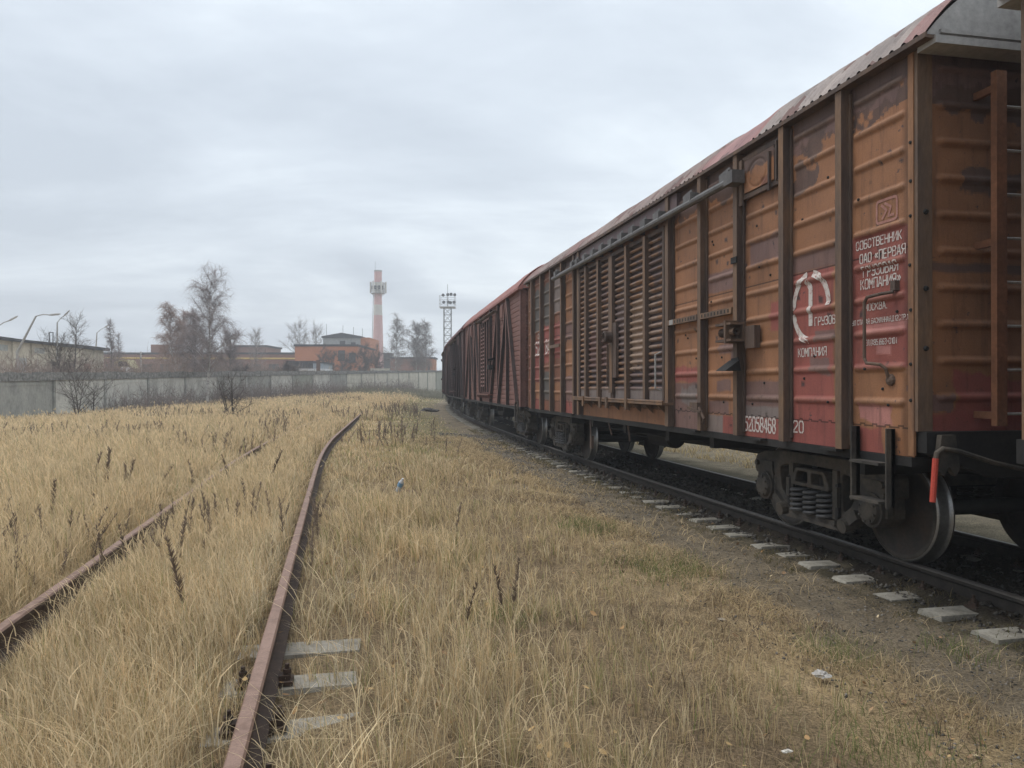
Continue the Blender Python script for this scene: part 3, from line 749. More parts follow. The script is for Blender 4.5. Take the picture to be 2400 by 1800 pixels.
        if a < 3:
            mb = MB(); mb.tube([(a + .12, W + .09, 1.55), (a + .12, W + .17, 1.58), (a + .12, W + .17, 2.05), (a + .12, W + .09, 2.08)], .013, 8); mb.build('door_handle', [M['pale_steel']], d)
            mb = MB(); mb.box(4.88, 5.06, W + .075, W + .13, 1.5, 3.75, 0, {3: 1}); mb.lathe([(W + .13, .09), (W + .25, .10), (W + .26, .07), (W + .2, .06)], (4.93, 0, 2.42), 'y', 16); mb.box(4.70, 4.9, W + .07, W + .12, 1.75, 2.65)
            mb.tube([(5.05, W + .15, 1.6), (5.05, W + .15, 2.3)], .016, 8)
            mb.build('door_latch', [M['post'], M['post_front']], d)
    mb = MB(); mb.box(2.4, 7.3, W + .001, W + .06, 3.96, 4.185); mb.box(2.4, 7.3, W + .061, W + .1, 3.96, 3.985)
    mb.build('door_header', [pmat('mauve_header_paint', [(.10, .07, .07), (.17, .115, .115)], 2, .6, .3, .004, stretch=(6, 6, .5))], root)
    mb = MB()
    mb.tube([(.58, W + .165, 3.885), (8.66, W + .165, 3.885)], .045, 10)
    mb.box(.66, 8.6, W + .12, W + .15, 3.90, 3.95)
    for s in (.66, 1.66, 2.69, 3.2, 3.7, 4.2, 4.7, 5.2, 5.7, 6.2, 6.7, 7.04, 8.3):
        mb.box(s - .012, s + .012, W + .01, W + .21, 3.87, 4.0); mb.prism([(s, 3.93), (s + .3, 3.93), (s + .3, 4.02), (s + .06, 4.05)], 'y', W + .152, W + .166)
    mb.box(.52, .72, W + .08, W + .23, 3.83, 3.97)
    mb.build('door_rail', [pmat('grey_door_rail', [(.07, .065, .062), (.16, .15, .145)], 5, .5, .25, .003)], root)
    mb = MB(); mb.box(2.60, 7.02, W + .02, W + .19, 1.352, 1.385)
    mb.box(2.62, 7.0, W - .03, W + .012, 1.29, 1.35); mb.tube([(2.6, W + .175, 1.40), (7.05, W + .175, 1.40)], .016, 6)
    for s in np.arange(2.85, 6.9, .5): mb.prism([(W + .02, 1.352), (W + .17, 1.352), (W + .02, 1.22)], 'x', s - .012, s + .012)
    for s in (4.0, 4.95, 5.3, 6.3): mb.box(s - .04, s + .04, W + .19, W + .215, 1.25, 1.43)
    mb.build('door_sill', [M['post_front']], root)
    # -- hatch
    mb = MB(); a, b, c, d = -.12, .64, 3.66, 4.13
    for x0, x1, z0, z1 in ((a, b, c, c + .05), (a, b, d - .05, d), (a, a + .05, c + .05, d - .05), (b - .05, b, c + .05, d - .05)): mb.box(x0, x1, W - .01, W + .05, z0, z1)
    h = mb.build('hatch', [M['post']], root)
    def hcol(S, Z): return patch(np.tile(np.array(OCH), (len(S), 1)), S, Z, [(-.1, .6, 3.95, 4.2, DRK, .35), (.05, .2, 3.7, 3.8, BRN, .1)], 4.)
    def hh(S, Z):
        q = np.abs(np.hypot((S - .29) / .19, (Z - 3.88) / .14) - 1); return -.012 * np.clip(1 - q / .14, 0, 1)
    grid_sheet('hatch_lid', np.arange(-.05, .575, .0125), np.arange(3.72, 4.075, .0125), hh, hcol, lambda S, Z, q: np.stack([S, W + .062 + q, Z], -1), M['paint'], h)
    for q in ((.0, .025, W + .064, W + .09, 3.62, 4.02), (.60, .66, W + .05, W + .075, 3.60, 4.1), (-.11, -.08, W + .05, W + .07, 3.7, 4.1)): mb = MB(); mb.box(*q); mb.build('hatch_bar', [M['post']], h)
    # -- hinge rack, latches
    mb = MB(); mb.box(.80, 1.605, W + .03, W + .10, 2.43, 2.50); mb.box(1.705, 2.62, W + .03, W + .10, 2.43, 2.50)
    for s in list(np.arange(.87, 1.6, .085)) + list(np.arange(1.78, 2.4, .085)): mb.box(s - .014, s + .014, W + .094, W + .102, 2.445, 2.485, 1)
    mb.box(2.44, 2.55, W + .10, W + .104, 2.432, 2.498, 2)
    mb.build('door_rack', [M['post_front'], M['grime'], M['pale_steel']], root)
    mb = MB(); mb.box(8.34, 9.25, W + .094, W + .12, 2.43, 2.50); mb.build('door_rack', [M['post_front']], root)
    mb = MB(); mb.box(.50, .86, W + .09, W + .115, 2.10, 2.31); mb.box(.5, .86, W + .115, W + .26, 2.28, 2.305); mb.box(.5, .86, W + .115, W + .26, 2.10, 2.125)
    mb.box(.60, .64, W + .115, W + .27, 2.08, 2.33)
    for k in range(7): mb.lathe([(.64 + .03 * k, .035), (.652 + .03 * k, .052), (.664 + .03 * k, .035)], (0, W + .19, 2.205), 'x', 10)
    mb.lathe([(.5, .045), (.59, .045)], (0, W + .19, 2.205), 'x', 10); mb.box(.30, .5, W + .02, W + .09, 2.02, 2.26)
    mb.build('door_stop', [M['post']], root)
    mb = MB(); mb.prism([(.58, 1.78), (.86, 1.78), (.80, 1.92), (.64, 1.93)], 'y', W + .093, W + .10); mb.prism([(W + .10, 1.78), (W + .27, 1.78), (W + .10, 1.90)], 'x', .6, .84); mb.build('bracket', [M['grime']], root)
    mb = MB(); mb.box(1.56, 1.78, W + .093, W + .16, 1.33, 1.41); mb.bar((1.5, W + .13, 1.3), (1.8, W + .16, 1.34), .05, .03); mb.tube([(1.55, W + .14, 1.35), (1.45, W + .12, 1.22), (1.52, W + .1, 1.16)], .018, 6); mb.build('bracket', [M['post']], root)
    mb = MB(); mb.box(.66, .79, W + .093, W + .11, 2.98, 3.05); mb.build('bracket', [M['grime']], root)
    # -- rivet heads and bolt stubs that dot the panels
    rr = random.Random(4); mb = MB()
    for a, b in BAYS[:5]:
        for k in range(5):
            s = rr.uniform(a + .1, b - .1); z = rr.uniform(1.2, 3.7); hgt = float(side_height(np.array([s]), np.array([z]))[0])
            mb.lathe([(W + hgt, .014), (W + hgt + .01, .012), (W + hgt + .015, 0)], (s, 0, z), 'y', 7)
    mb.build('rivet', [M['grime']], root)
    # -- grab handle, step, end ladder, lever
    mb = MB(); mb.tube([(-1.80, W + .03, 2.40), (-1.80, W + .04, 2.36), (-1.72, W + .10, 2.35), (-1.58, W + .11, 2.34), (-1.545, W + .11, 2.30), (-1.545, W + .11, 1.84), (-1.57, W + .11, 1.80), (-1.70, W + .08, 1.785), (-1.73, W + .05, 1.75), (-1.73, W + .03, 1.68)], .014, 8)
    mb.box(-1.83, -1.775, W, W + .045, 2.37, 2.45); mb.lathe([(W, .05), (W + .02, .045), (W + .035, .02), (W + .035, 0)], (-1.73, 0, 1.66), 'y', 10); mb.build('grab_handle', [M['post']], root)
    sb = empty('step', (0, 0, 0)); sb.parent = root
    for a in (-1.36, -1.80): st = MB(); st.box(a, a + .07, W + .02, W + .055, .64, 1.27); st.box(a, a + .015, W + .02, W + .10, .64, 1.27); st.build('step_upright', [M['cast']], sb)
    for z in (.66, .97):
        mb = MB(); mb.box(-1.73, -1.36, W + .0, W + .12, z, z + .022); mb.build('rung', [M['cast']], sb)
    mb = MB(); lx = S0 - .25
    for y in (.98, .50):
        mb.box(lx - .006, lx, y - .045, y + .045, 1.31, 3.99); mb.box(lx, lx + .05, y + .039, y + .045, 1.31, 3.99)
        for z in (1.36, 2.68, 3.85): mb.box(lx, S0 - .0, y - .02, y + .02 , z, z + .055)
    ld = mb.build('ladder', [pmat('brown_ladder_paint', [(.13, .06, .035), (.26, .115, .06)], 3, .65, .3, .003)], root)
    for k in range(8):
        mb = MB(); mb.tube([(lx + .012, .95, 1.40 + .332 * k), (lx + .012, .52, 1.40 + .332 * k)], .011, 6); mb.build('rung', [M['pale_steel']], ld)
    mb = MB(); q = S0 - .16
    mb.prism([(1.30, 1.24), (1.42, 1.24), (1.46, .98), (1.40, .93), (1.36, 1.0), (1.30, .93), (1.26, .98)], 'x', q, q + .05)
    mb.tube([(q - .03, 1.50, 1.05), (q - .03, 1.49, 1.11), (q - .03, 1.44, 1.14), (q - .03, 1.3, 1.12), (q - .03, 1.0, 1.03), (q - .03, .3, .88)], .02, 8)
    lv = mb.build('uncoupling_lever', [M['cast']], root)
    mb = MB(); mb.tube([(q - .03, 1.50, 1.07), (q - .035, 1.53, .745)], .022, 10); mb.build('lever_grip', [M['red_paint']], lv)
    # -- couplers and hoses
    for sx, d in ((S0, -1), (S1, 1)):
        mb = MB(); a, b = sorted((sx - d * .1, sx + d * .28)); mb.box(a, b, -.11, .11, .93, 1.13)
        a, b = sorted((sx + d * .28, sx + d * .46)); mb.box(a, b, -.2, .17, .86, 1.2); mb.box(*sorted((sx + d * .44, sx + d * .52)), -.24, -.1, .9, 1.16)
        mb.build('coupler', [M['cast']], root)
        mb = MB(); mb.tube([(sx + d * .05, .42, .86), (sx + d * .2, .42, .80), (sx + d * .3, .36, .62), (sx + d * .42, .26, .52), (sx + d * .5, .12, .60)], .026, 8); mb.build('brake_hose', [M['grime']], root)
    # -- writing
    write(root, 'СОБСТВЕННИК', -1.297, -1.855, 2.775, 2.845)
    write(root, 'ОАО «ПЕРВАЯ', -1.345, -1.90, 2.655, 2.730)
    write(root, 'ГРУЗОВАЯ', -1.39, -1.815, 2.535, 2.615)
    write(root, 'КОМПАНИЯ»', -1.355, -1.85, 2.432, 2.51)
    write(root, 'МОСКВА.', -1.41, -1.68, 2.245, 2.302)
    write(root, 'УЛ СТАРАЯ БАСМАННАЯ,Д12СТР.1', -1.235, -1.93, 2.134, 2.175)
    write(root, 'ТЕЛ.(495)663-0101', -1.384, -1.80, 1.953, 1.998)
    write(root, 'ГРУЗОВАЯ', -.68, -1.10, 2.178, 2.252, clip=-1.1)
    write(root, 'КОМПАНИЯ', -.40, -.86, 1.895, 1.972)
    write(root, '52058468', .66, .02, 1.125, 1.272)
    write(root, '20', -.31, -.475, 1.160, 1.268)
    write(root, '521', 10.98, 10.35, 2.36, 2.66); write(root, '845', 9.95, 9.40, 2.36, 2.66)
    write(root, 'СВ', 10.75, 10.5, 2.74, 2.86)
    mb = MB(); arcs = []
    cx, cz, rx, rz = -.61, 2.36, .285, .315
    for a0, a1 in ((178, 104), (78, 2), (192, 262)):
        pl = [(cx - rx * math.cos(R(t)), cz + rz * math.sin(R(t))) for t in np.linspace(a0, a1, 14)]
        arcs.append(pl)
    arcs.append([(cx + .045, 2.60), (cx, 2.54), (cx, 2.20)])
    letter_strips(mb, arcs, side_height, .064, W + .0045); mb.build('emblem', [M['letter']], root)
    mb = MB()
    sq = rounded([(-1.56, 2.95), (-1.56, 3.13), (-1.80, 3.13), (-1.80, 2.95)], .03)
    letter_strips(mb, [sq + sq[:1], [(-1.62, 3.09), (-1.68, 3.04), (-1.63, 2.98)], [(-1.66, 3.1), (-1.73, 3.06), (-1.70, 2.99), (-1.76, 2.99)]], side_height, .022, W + .004); mb.build('emblem', [pmat('worn_pink_paint', [(.30, .14, .11), (.42, .22, .18)], 30, .8)], root)
    make_bogie(root, 0.); make_bogie(root, 10.)
    return root

def make_braced_wagon():
    """older planked wagon with diagonal braces; body colours take the object's own tint"""
    root = empty('planked_goods_wagon', (0, 0, 0)); S0, S1 = -2.0, 11.75
    plank = pmat('planked_wagon_paint', [(.12, .062, .052), (.205, .10, .082), (.16, .085, .07)], 2.5, .7, .35, .004, stretch=(.5, 1, 5), tintobj=True)
    frame = pmat('brace_paint', [(.13, .066, .055), (.23, .115, .095)], 2.2, .65, .3, .004, tintobj=True)
    frame_d = pmat('brace_side_grime_shade', [(.03, .024, .024), (.075, .048, .042)], 2.2, .7, .3, .004, tintobj=True)  # darker copy for post and brace sides: dirt and painted shade
    rf = pmat('red_roof_paint', [(.20, .075, .062), (.30, .125, .105), (.24, .11, .10)], 1.6, .6, .3, .01, tintobj=True)
    def sheet(name, ss, zs, place):
        S, Z = np.meshgrid(ss, zs); ph = ((Z - 1.08) / .135) % 1; h = -.014 * (np.minimum(ph, 1 - ph) < .09)
        V = place(S, Z, h); ny, nx = S.shape; idx = np.arange(ny * nx).reshape(ny, nx)
        Q = np.stack([idx[:-1, :-1], idx[1:, :-1], idx[1:, 1:], idx[:-1, 1:]], -1).reshape(-1, 4)
        return np_obj(name, V.reshape(-1, 3), quads=Q, mat=plank, parent=root)
    zz = np.arange(1.06, 4.2, .0135)
    for sg in (1, -1): sheet('side_wall', np.linspace(S0, S1, 12), zz, lambda S, Z, h: np.stack([S, sg * (W + h), Z], -1))
    for sx, d in ((S0, -1), (S1, 1)): sheet('end_wall', np.linspace(-W + .02, W - .02, 6), zz, lambda S, Z, h: np.stack([sx + d * h, S, Z], -1))
    for sg in (1, -1):
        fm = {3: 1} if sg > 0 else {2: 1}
        def yb(a, b): return sorted((sg * (W + a), sg * (W + b)))
        for s in (0.0, 1.75, 3.55, 6.2, 8.0, 9.75):
            mb = MB(); mb.box(s - .055, s + .055, *yb(-.01, .095), 1.062, 4.19, 0, fm); mb.build('side_post', [frame_d, frame], root)
        for (sa, za, sb, zb) in ((-.06, 4.05, -1.62, 1.15), (.1, 4.05, 1.72, 1.15), (1.9, 4.0, 3.45, 1.2), (9.8, 4.05, 11.4, 1.15), (9.65, 4.05, 8.05, 1.15), (7.85, 4.0, 6.3, 1.2)):
            mb = MB(); mb.bar((sa, sg * (W + .05), za), (sb, sg * (W + .05), zb), .085, .11, 0, up=(1, 0, 0)); mb.bar((sa, sg * (W + .10), za), (sb, sg * (W + .10), zb), .004, .105, 1, up=(1, 0, 0)); mb.build('diagonal_brace', [frame_d, frame], root)
        # sliding door with two louvred strips
        mb = MB(); mb.box(3.75, 6.05, *yb(.035, .075), 1.38, 3.86)
        dr = mb.build('door', [plank], root)
        for s in (3.82, 4.45, 5.0, 5.5, 5.98):
            mb = MB(); mb.box(s - .05, s + .05, *yb(.076, .14), 1.4, 3.85, 0, fm); mb.build('door_post', [frame_d, frame], dr)
        mb = MB()
        for x0, x1 in ((4.52, 4.92), (5.06, 5.44)):
            for z in np.arange(1.6, 3.7, .135): mb.prism([(W + .075, z + .11), (W + .075, z), (W + .14, z)] if sg > 0 else [(-W - .075, z + .11), (-W - .14, z), (-W - .075, z)], 'x', x0, x1)
        mb.build('louvre_strip', [frame], dr)
        mb = MB(); a, b = yb(.14, .2); mb.box(1.6, 6.6, a, b, 3.92, 3.99); mb.bar((1.6, sg * (W + .17), 3.95), (6.6, sg * (W + .17), 3.95), .16, .02); mb.build('door_rail', [M['post']], root)
        mb = MB(); a, b = yb(.0, .17); mb.box(3.3, 6.5, a, b, 1.30, 1.345)
        for s in (3.4, 4.2, 5.0, 5.8, 6.4): mb.box(s - .02, s + .02, *yb(.0, .15), 1.20, 1.298)
        mb.build('door_sill', [M['pale_steel'] if False else frame], root)
        for s in (.75, 9.0):
            mb = MB(); mb.box(s, s + .62, *yb(.01, .05), 3.62, 4.1); h = mb.build('hatch', [frame], root); mb = MB(); mb.box(s + .06, s + .56, *yb(.052, .07), 3.68, 4.04); mb.build('hatch_lid', [plank], h)
        mb = MB(); a, b = yb(-.1, .02); mb.box(S0 + .02, S1 - .02, a, b, .98, 1.058); mb.build('sill', [M['grime']], root)
        mb = MB()
        for s in (2.3, 2.35): mb.box(2.0, 3.6, *yb(.1, .13), 2.46, 2.52)
        mb.box(2.6, 2.9, *yb(.10, .24), 2.15, 2.3); mb.build('door_stop', [M['grime']], root)
        for sx in (S0, S1):
            d = -1 if sx < 0 else 1
            mb = MB(); a, b = sorted((sx - d * .14, sx + d * .02)); mb.box(a, b, *yb(-.02, .02), 1.06, 4.2, 0); a, b = sorted((sx, sx + d * .02)); mb.box(a, b, *sorted((sg * (W + .015), sg * (W - .14))), 1.06, 4.19); mb.build('corner_post', [frame], root)
        sb = empty('step', (0, 0, 0)); sb.parent = root
        for a in (-1.36, -1.75): st = MB(); st.box(a, a + .07, *yb(.02, .06), .6, 1.2); st.build('step_upright', [M['cast']], sb)
        mb = MB(); mb.box(-1.68, -1.36, *yb(0, .1), .62, .645); mb.build('rung', [M['cast']], sb)
    mb = MB()
    for y in (.98, .5): mb.box(S0 - .2, S0 - .15, y - .02, y + .02, 1.2, 4.0)
    ld = mb.build('ladder', [frame], root)
    for k in range(8): m2 = MB(); m2.box(S0 - .17, S0 - .15, .52, .96, 1.4 + .332 * k, 1.425 + .332 * k); m2.build('rung', [frame], ld)
    mb = MB()
    for k in range(9): mb.box(S0 - .07, S0 - .005, 1.05, 1.38, 1.45 + .29 * k, 1.49 + .29 * k)
    mb.build('end_rung', [frame], root)
    ry = np.concatenate([np.linspace(-1.63, -1.25, 14), np.linspace(-1.2, 1.2, 21), np.linspace(1.25, 1.63, 14)]); rs = np.arange(S0 - .18, S1 + .19, .045)
    S, Y = np.meshgrid(rs, ry); Z = roof_z(Y, .72) + .02 * np.clip(np.sin(S * 2 * math.pi / .55) * 4 - 3, 0, 1) + (fbm(S * 1.3 + 7, Y, 3) - .5) * .05 * sstep(1.63, 1.4, np.abs(Y))
    ny, nx = S.shape; idx = np.arange(ny * nx).reshape(ny, nx); Q = np.stack([idx[:-1, :-1], idx[:-1, 1:], idx[1:, 1:], idx[1:, :-1]], -1).reshape(-1, 4)
    ro = np_obj('roof', np.stack([S, Y, Z], -1).reshape(-1, 3), quads=Q, mat=rf, parent=root, smooth=True)
    mb = MB(); yy = np.linspace(-1.6, 1.6, 31)
    for sx in (S0 - .15, S1 + .15): mb = MB(); mb.prism([(1.6, 4.2), (-1.6, 4.2)] + [(y, float(roof_z(y, .72)) - .03) for y in yy], 'x', sx - .008, sx + .008); mb.build('gable', [rf], ro)
    mb = MB()
    for sg in (1, -1): mb.box(S0 - .17, S1 + .17, *sorted((sg * 1.5, sg * 1.635)), 4.165, 4.222)
    mb.build('eave_strip', [rf], ro)
    mb = MB(); mb.prism([(S0, 1.06), (S0, .86), (1.2, .86), (2.6, .66), (7.2, .66), (8.6, .86), (S1, .86), (S1, 1.06)], 'y', -.17, .17)
    for s in (1.7, 3.1, 4.9, 6.7, 8.2): mb.box(s - .06, s + .06, -1.4, 1.4, .80, 1.03)
    mb.box(-1.95, 11.7, -1.4, 1.4, 1.03, 1.055); mb.box(2.4, 3.2, -.9, .2, .5, .9); mb.box(5.0, 6.3, .3, .9, .55, .9)
    mb.build('underframe', [M['grime']], root)
    for sx, d in ((S0, -1), (S1, 1)):
        mb = MB(); mb.prism([(-1.5, 1.05), (1.5, 1.05), (.9, .88), (-.9, .88)], 'x', *sorted((sx + d * .002, sx + d * .08))); mb.build('end_beam', [M['grime']], root)
        mb = MB(); a, b = sorted((sx, sx + d * .28)); mb.box(a, b, -.11, .11, .93, 1.13); a, b = sorted((sx + d * .28, sx + d * .46)); mb.box(a, b, -.2, .17, .86, 1.2); mb.build('coupler', [M['cast']], root)
        mb = MB(); mb.tube([(sx + d * .05, .42, .86), (sx + d * .2, .42, .80), (sx + d * .3, .36, .62), (sx + d * .42, .26, .52), (sx + d * .5, .12, .60)], .026, 8); mb.build('brake_hose', [M['grime']], root)
    mb = MB(); mb.tube([(S0 - .1, 1.5, .75), (S0 - .1, 1.45, 1.0), (S0 - .1, .4, .88)], .02, 6); mb.build('uncoupling_lever', [M['cast']], root)
    make_bogie(root, 0.); make_bogie(root, 10.)
    return root

def place_wagon(o, n):
    a = at(main_track, 14.75 * n); b = at(main_track, 14.75 * n + 10)
    ang = math.atan2(-(b[0] - a[0]), b[1] - a[1])
    o.location = (a[0], a[1], 0); o.rotation_euler = (0, 0, ang + math.pi / 2)
    for c in o.children:       # turn each bogie onto the curve
        if c.name.startswith('bogie'):
            c.rotation_euler = (0, 0, at(main_track, 14.75 * n + (0 if c.location.x < 5 else 10))[2] - ang)
def tint_tree(o, col):
    o.color = col + (1,)
    for c in o.children: tint_tree(c, col)

hero = make_box_wagon(); place_wagon(hero, 0)
tag(hero, 'nearest big ochre and red covered goods wagon with white lettering and ribbed steel sides', 'goods wagon', 'wagons of the goods train')
w = copy_tree(hero, skip=('lettering', 'emblem')); place_wagon(w, -.9972)
tag(w, 'goods wagon just entering the picture past the ladder at the right edge', 'goods wagon', 'wagons of the goods train')
braced = make_braced_wagon(); place_wagon(braced, 1)
tag(braced, 'red brown planked goods wagon with diagonal braces, coupled behind the ochre wagon', 'goods wagon', 'wagons of the goods train')
for n, tint, lab in ((2, (.42, .38, .42), 'dark brown goods wagon, second behind the ochre one, its braces nearly black'),
                     (3, (.62, .50, .52), 'farthest visible goods wagon, dull purple brown, ending at the bend'),
                     (4, (.8, .8, .8), 'goods wagon beyond the bend, nearly hidden by the wagons before it')):
    w = copy_tree(braced); place_wagon(w, n); tint_tree(w, tint); tag(w, lab, 'goods wagon', 'wagons of the goods train')

# ------------------------------------------------------------------ far side: wall, buildings, chimney, masts
def gz(x, y): return float(ground_z(np.array([x]), np.array([y]))[0])
def wall_pt(y): return -26.6 + .208 * (y - 40)
def wall_top(y): return 2.31 + .0221 * (y - 40)
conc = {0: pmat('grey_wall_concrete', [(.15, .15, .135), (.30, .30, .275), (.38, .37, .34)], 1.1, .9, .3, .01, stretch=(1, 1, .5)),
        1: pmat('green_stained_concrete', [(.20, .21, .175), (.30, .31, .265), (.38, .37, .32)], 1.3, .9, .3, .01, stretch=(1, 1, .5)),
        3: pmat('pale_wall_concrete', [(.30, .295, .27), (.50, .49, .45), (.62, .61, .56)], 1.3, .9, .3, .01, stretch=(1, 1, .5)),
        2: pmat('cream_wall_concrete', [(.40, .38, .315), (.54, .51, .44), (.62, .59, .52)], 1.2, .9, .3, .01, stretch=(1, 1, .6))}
cop = pmat('rough_coping_concrete', [(.07, .07, .068), (.20, .195, .185), (.36, .35, .33)], 7, .95, .6, .03)
def make_wall():
    root = empty('concrete_wall', (wall_pt(20), 20, 0)); tag(root, 'long grey precast concrete wall with rough coping, running behind the dry grass field', 'wall')
    y = 20.0; rr = random.Random(8); k = 0; ox, oy = wall_pt(20), 20.0
    while y < 119:
        y2 = y + 3.9; a = Vector((wall_pt(y) - ox, y - oy, 0)); b = Vector((wall_pt(y2) - ox, y2 - oy, 0))
        za, zb = wall_top(y) - .0, wall_top(y2); d = (b - a).normalized(); nrm = Vector((d.y, -d.x, 0)); ch = .46 - .0028 * (y - 40)
        ga, gb = gz(wall_pt(y), y) - .4, gz(wall_pt(y2), y2) - .4
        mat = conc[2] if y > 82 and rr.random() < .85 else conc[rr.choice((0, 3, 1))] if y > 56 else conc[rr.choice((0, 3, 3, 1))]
        def slab(mb, p, q, lo0, hi0, lo1, hi1, t0, t1):
            vs = []
            for pt, lo, hi in ((p, lo0, hi0), (q, lo1, hi1)):
                for t in (t0, t1):
                    for z in (lo, hi): w = pt + nrm * t; vs.append((w.x, w.y, z))
            mb.add(vs, [(0, 1, 3, 2), (4, 6, 7, 5), (0, 4, 5, 1), (2, 3, 7, 6), (0, 2, 6, 4), (1, 5, 7, 3)])
        mb = MB(); g = d * .10
        slab(mb, a + g, b - g, ga, za - ch, gb, zb - ch, -.08, .06)
        if y > 80:
            for z in (.55, 1.0, 1.45, 1.9, 2.3):
                slab(mb, a + g * 3, b - g * 3, ga + .4 + z, ga + .4 + z + .10, gb + .4 + z, gb + .4 + z + .10, .061, .10)
        else:
            slab(mb, a + g * 4, b - g * 4, ga + .8, ga + .95, gb + .8, gb + .95, .061, .085); slab(mb, a + g * 4, b - g * 4, za - ch - .25, za - ch - .1, zb - ch - .25, zb - ch - .1, .061, .085)
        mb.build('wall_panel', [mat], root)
        mb = MB(); slab(mb, a - d * .075, a + d * .075, ga, za - ch, ga, za - ch, -.12, .115); mb.build('wall_post', [conc[0]], root)
        mb = MB(); n = 9
        for i in range(n):
            p = a + (b - a) * (i / n); q = a + (b - a) * ((i + 1) / n); j = rr.uniform(-.05, .03); 
            slab(mb, p + d * .004, q - d * .004, za + (zb - za) * i / n - ch + .012, za + (zb - za) * i / n + j, za + (zb - za) * i / n - ch + .012, za + (zb - za) * i / n + j + rr.uniform(-.03, .03), -.14, .13 + rr.uniform(0, .05))
        mb.build('coping', [cop], root)
        y = y2
make_wall()

def px_pt(u, v, D): return ((u - 1200) / 1803 * D, EYE + (905 - v) / 1803 * D)     # measured direction at distance D -> x, z
brick = pmat('red_brick', [(.19, .09, .062), (.27, .13, .09), (.23, .11, .078)], .8, .9, .2, .01)
orange = pmat('orange_brick', [(.36, .135, .06), (.44, .175, .085), (.40, .155, .07)], .5, .9, .2, .01)
tar = pmat('tar_roof', [(.025, .026, .03), (.06, .06, .065)], 1., .8, .2, .01)
cream = pmat('peeling_cream_render', [(.30, .26, .20), (.50, .46, .38), (.60, .56, .48)], .7, .9, .3, .01)
glassm = pmat('dark_window', [(.02, .022, .025), (.05, .052, .055)], .7, .25, 0, spec=.5)
yellow = pmat('yellow_gas_pipe_paint', [(.48, .33, .07), (.56, .40, .10)], 1, .6)
panel_g = pmat('grey_cladding', [(.20, .22, .22), (.34, .36, .36), (.27, .29, .28)], .35, .8, .1)
steel_b = pmat('blue_grey_sheet', [(.22, .25, .28), (.33, .36, .39)], .6, .5, .1)

# long low cream workshop on the left
def make_workshop():
    x0, y0, x1, y1 = -42.2, 58.0, -44.6, 84.0
    L = math.hypot(x1 - x0, y1 - y0); ang = math.atan2(y1 - y0, x1 - x0)
    root = empty('workshop', (x0, y0, 1.6), ang); tag(root, 'long low derelict workshop with peeling cream bays under a sagging dark roof', 'building')
    mb = MB(); mb.box(0, L, .0, 9, 0, 3.9); mb.build('wall', [cream], root)
    mb = MB(); mb.box(-.02, 1.6, -.06, 9.0, 0, 3.88); mb.build('brick_gable', [brick], root)
    mb = MB()
    for i in range(12): s = i / 11; mb.add([(L * s - .6, -.55, 4.28 - .25 * math.sin(s * 5) * .5 - .25 * s), (L * s - .6, 9.4, 4.6), (L * min(1, s + .091) + .3, 9.4, 4.6), (L * min(1, s + .091) + .3, -.55, 4.28 - .25 * math.sin((s + .091) * 5) * .5 - .25 * (s + .091)), (L * s - .6, -.55, 3.86), (L * s - .6, 9.4, 3.9), (L * min(1, s + .091) + .3, 9.4, 3.9), (L * min(1, s + .091) + .3, -.55, 3.86)], [(0, 1, 2, 3), (7, 6, 5, 4), (0, 3, 7, 4), (1, 5, 6, 2), (0, 4, 5, 1), (3, 2, 6, 7)])
    rf = mb.build('roof', [tar], root)
    mb = MB()
    for y in (1.0, 1.35): mb.box(L * .66, L * .66 + .08, y, y + .06, 4.2, 5.2)
    mb.box(L * .66, L * .66 + .08, 1.0, 1.41, 5.2, 5.28); mb.build('vent_frame', [tar], rf)
    for i in range(8):
        mb = MB(); s = 2 + i * 3.1; mb.box(s - .22, s + .22, -.14, .02, 0, 3.84); mb.build('pilaster', [cream], root)
    for i, (s, hh, m) in enumerate(((3.4, 2.4, brick), (9.7, 1.6, panel_g), (15.6, 1.4, glassm), (18.7, 1.4, glassm), (22.2, 2.2, brick))):
        mb = MB(); mb.box(s - .7, s + .7, -.03, .03, .9 if hh < 2 else .15, .9 + hh if hh < 2 else .15 + hh); w = mb.build('door' if hh > 2 else 'window', [m], root)
    for s in (6.5, 12.6):
        mb = MB(); mb.box(s - .9, s + .9, -.03, .02, 3.0, 3.5); mb.build('window', [panel_g], root)
make_workshop()

def block(name, label, u0, u1, vt, D, depth, zb, mat, roofm=tar, skew=0., overhang=.25, cat='building', rt=.35):
    x0, zt = px_pt(u0, vt, D); x1, _ = px_pt(u1, vt, D)
    root = empty(name, (x0, D, zb), skew); tag(root, label, cat); w = x1 - x0
    mb = MB(); mb.box(0, w, 0, depth, 0, zt - zb - rt); mb.build('wall', [mat], root)
    mb = MB(); mb.box(-overhang, w + overhang, -overhang, depth + overhang, zt - zb - rt, zt - zb); mb.build('roof', [roofm], root)
    return root, w, zt - zb
def openings(root, rects, mat, name='window', y=-.04):
    for x0, x1, z0, z1 in rects:
        mb = MB(); mb.box(x0, x1, y, .05, z0, z1); mb.box(x0 - .12, x1 + .12, y - .08, .02, z0 - .16, z0); mb.build(name, [mat], root)
b, w, h = block('brick_factory', 'long low red brick works with a yellow pipe along its front', 222, 693, 826, 140, 14, 1.0, brick)
openings(b, [(2 + 3.3 * i, 3.8 + 3.3 * i, 2.2, 4.6) for i in range(10)], glassm)
mb = MB(); mb.tube([(0, -.4, h - 1.05), (w, -.4, h - 1.15)], .16, 8); mb.build('gas_pipe', [yellow], b)
mb = MB(); mb.box(w * .24, w * .30, 3, 6, h + .004, h + 1.6); mb.build('roof_housing', [brick], b)
b, w, h = block('brick_hut', 'square dark red brick upper storey rising above the long brick works', 552, 624, 809, 158, 10, 1.0, brick)
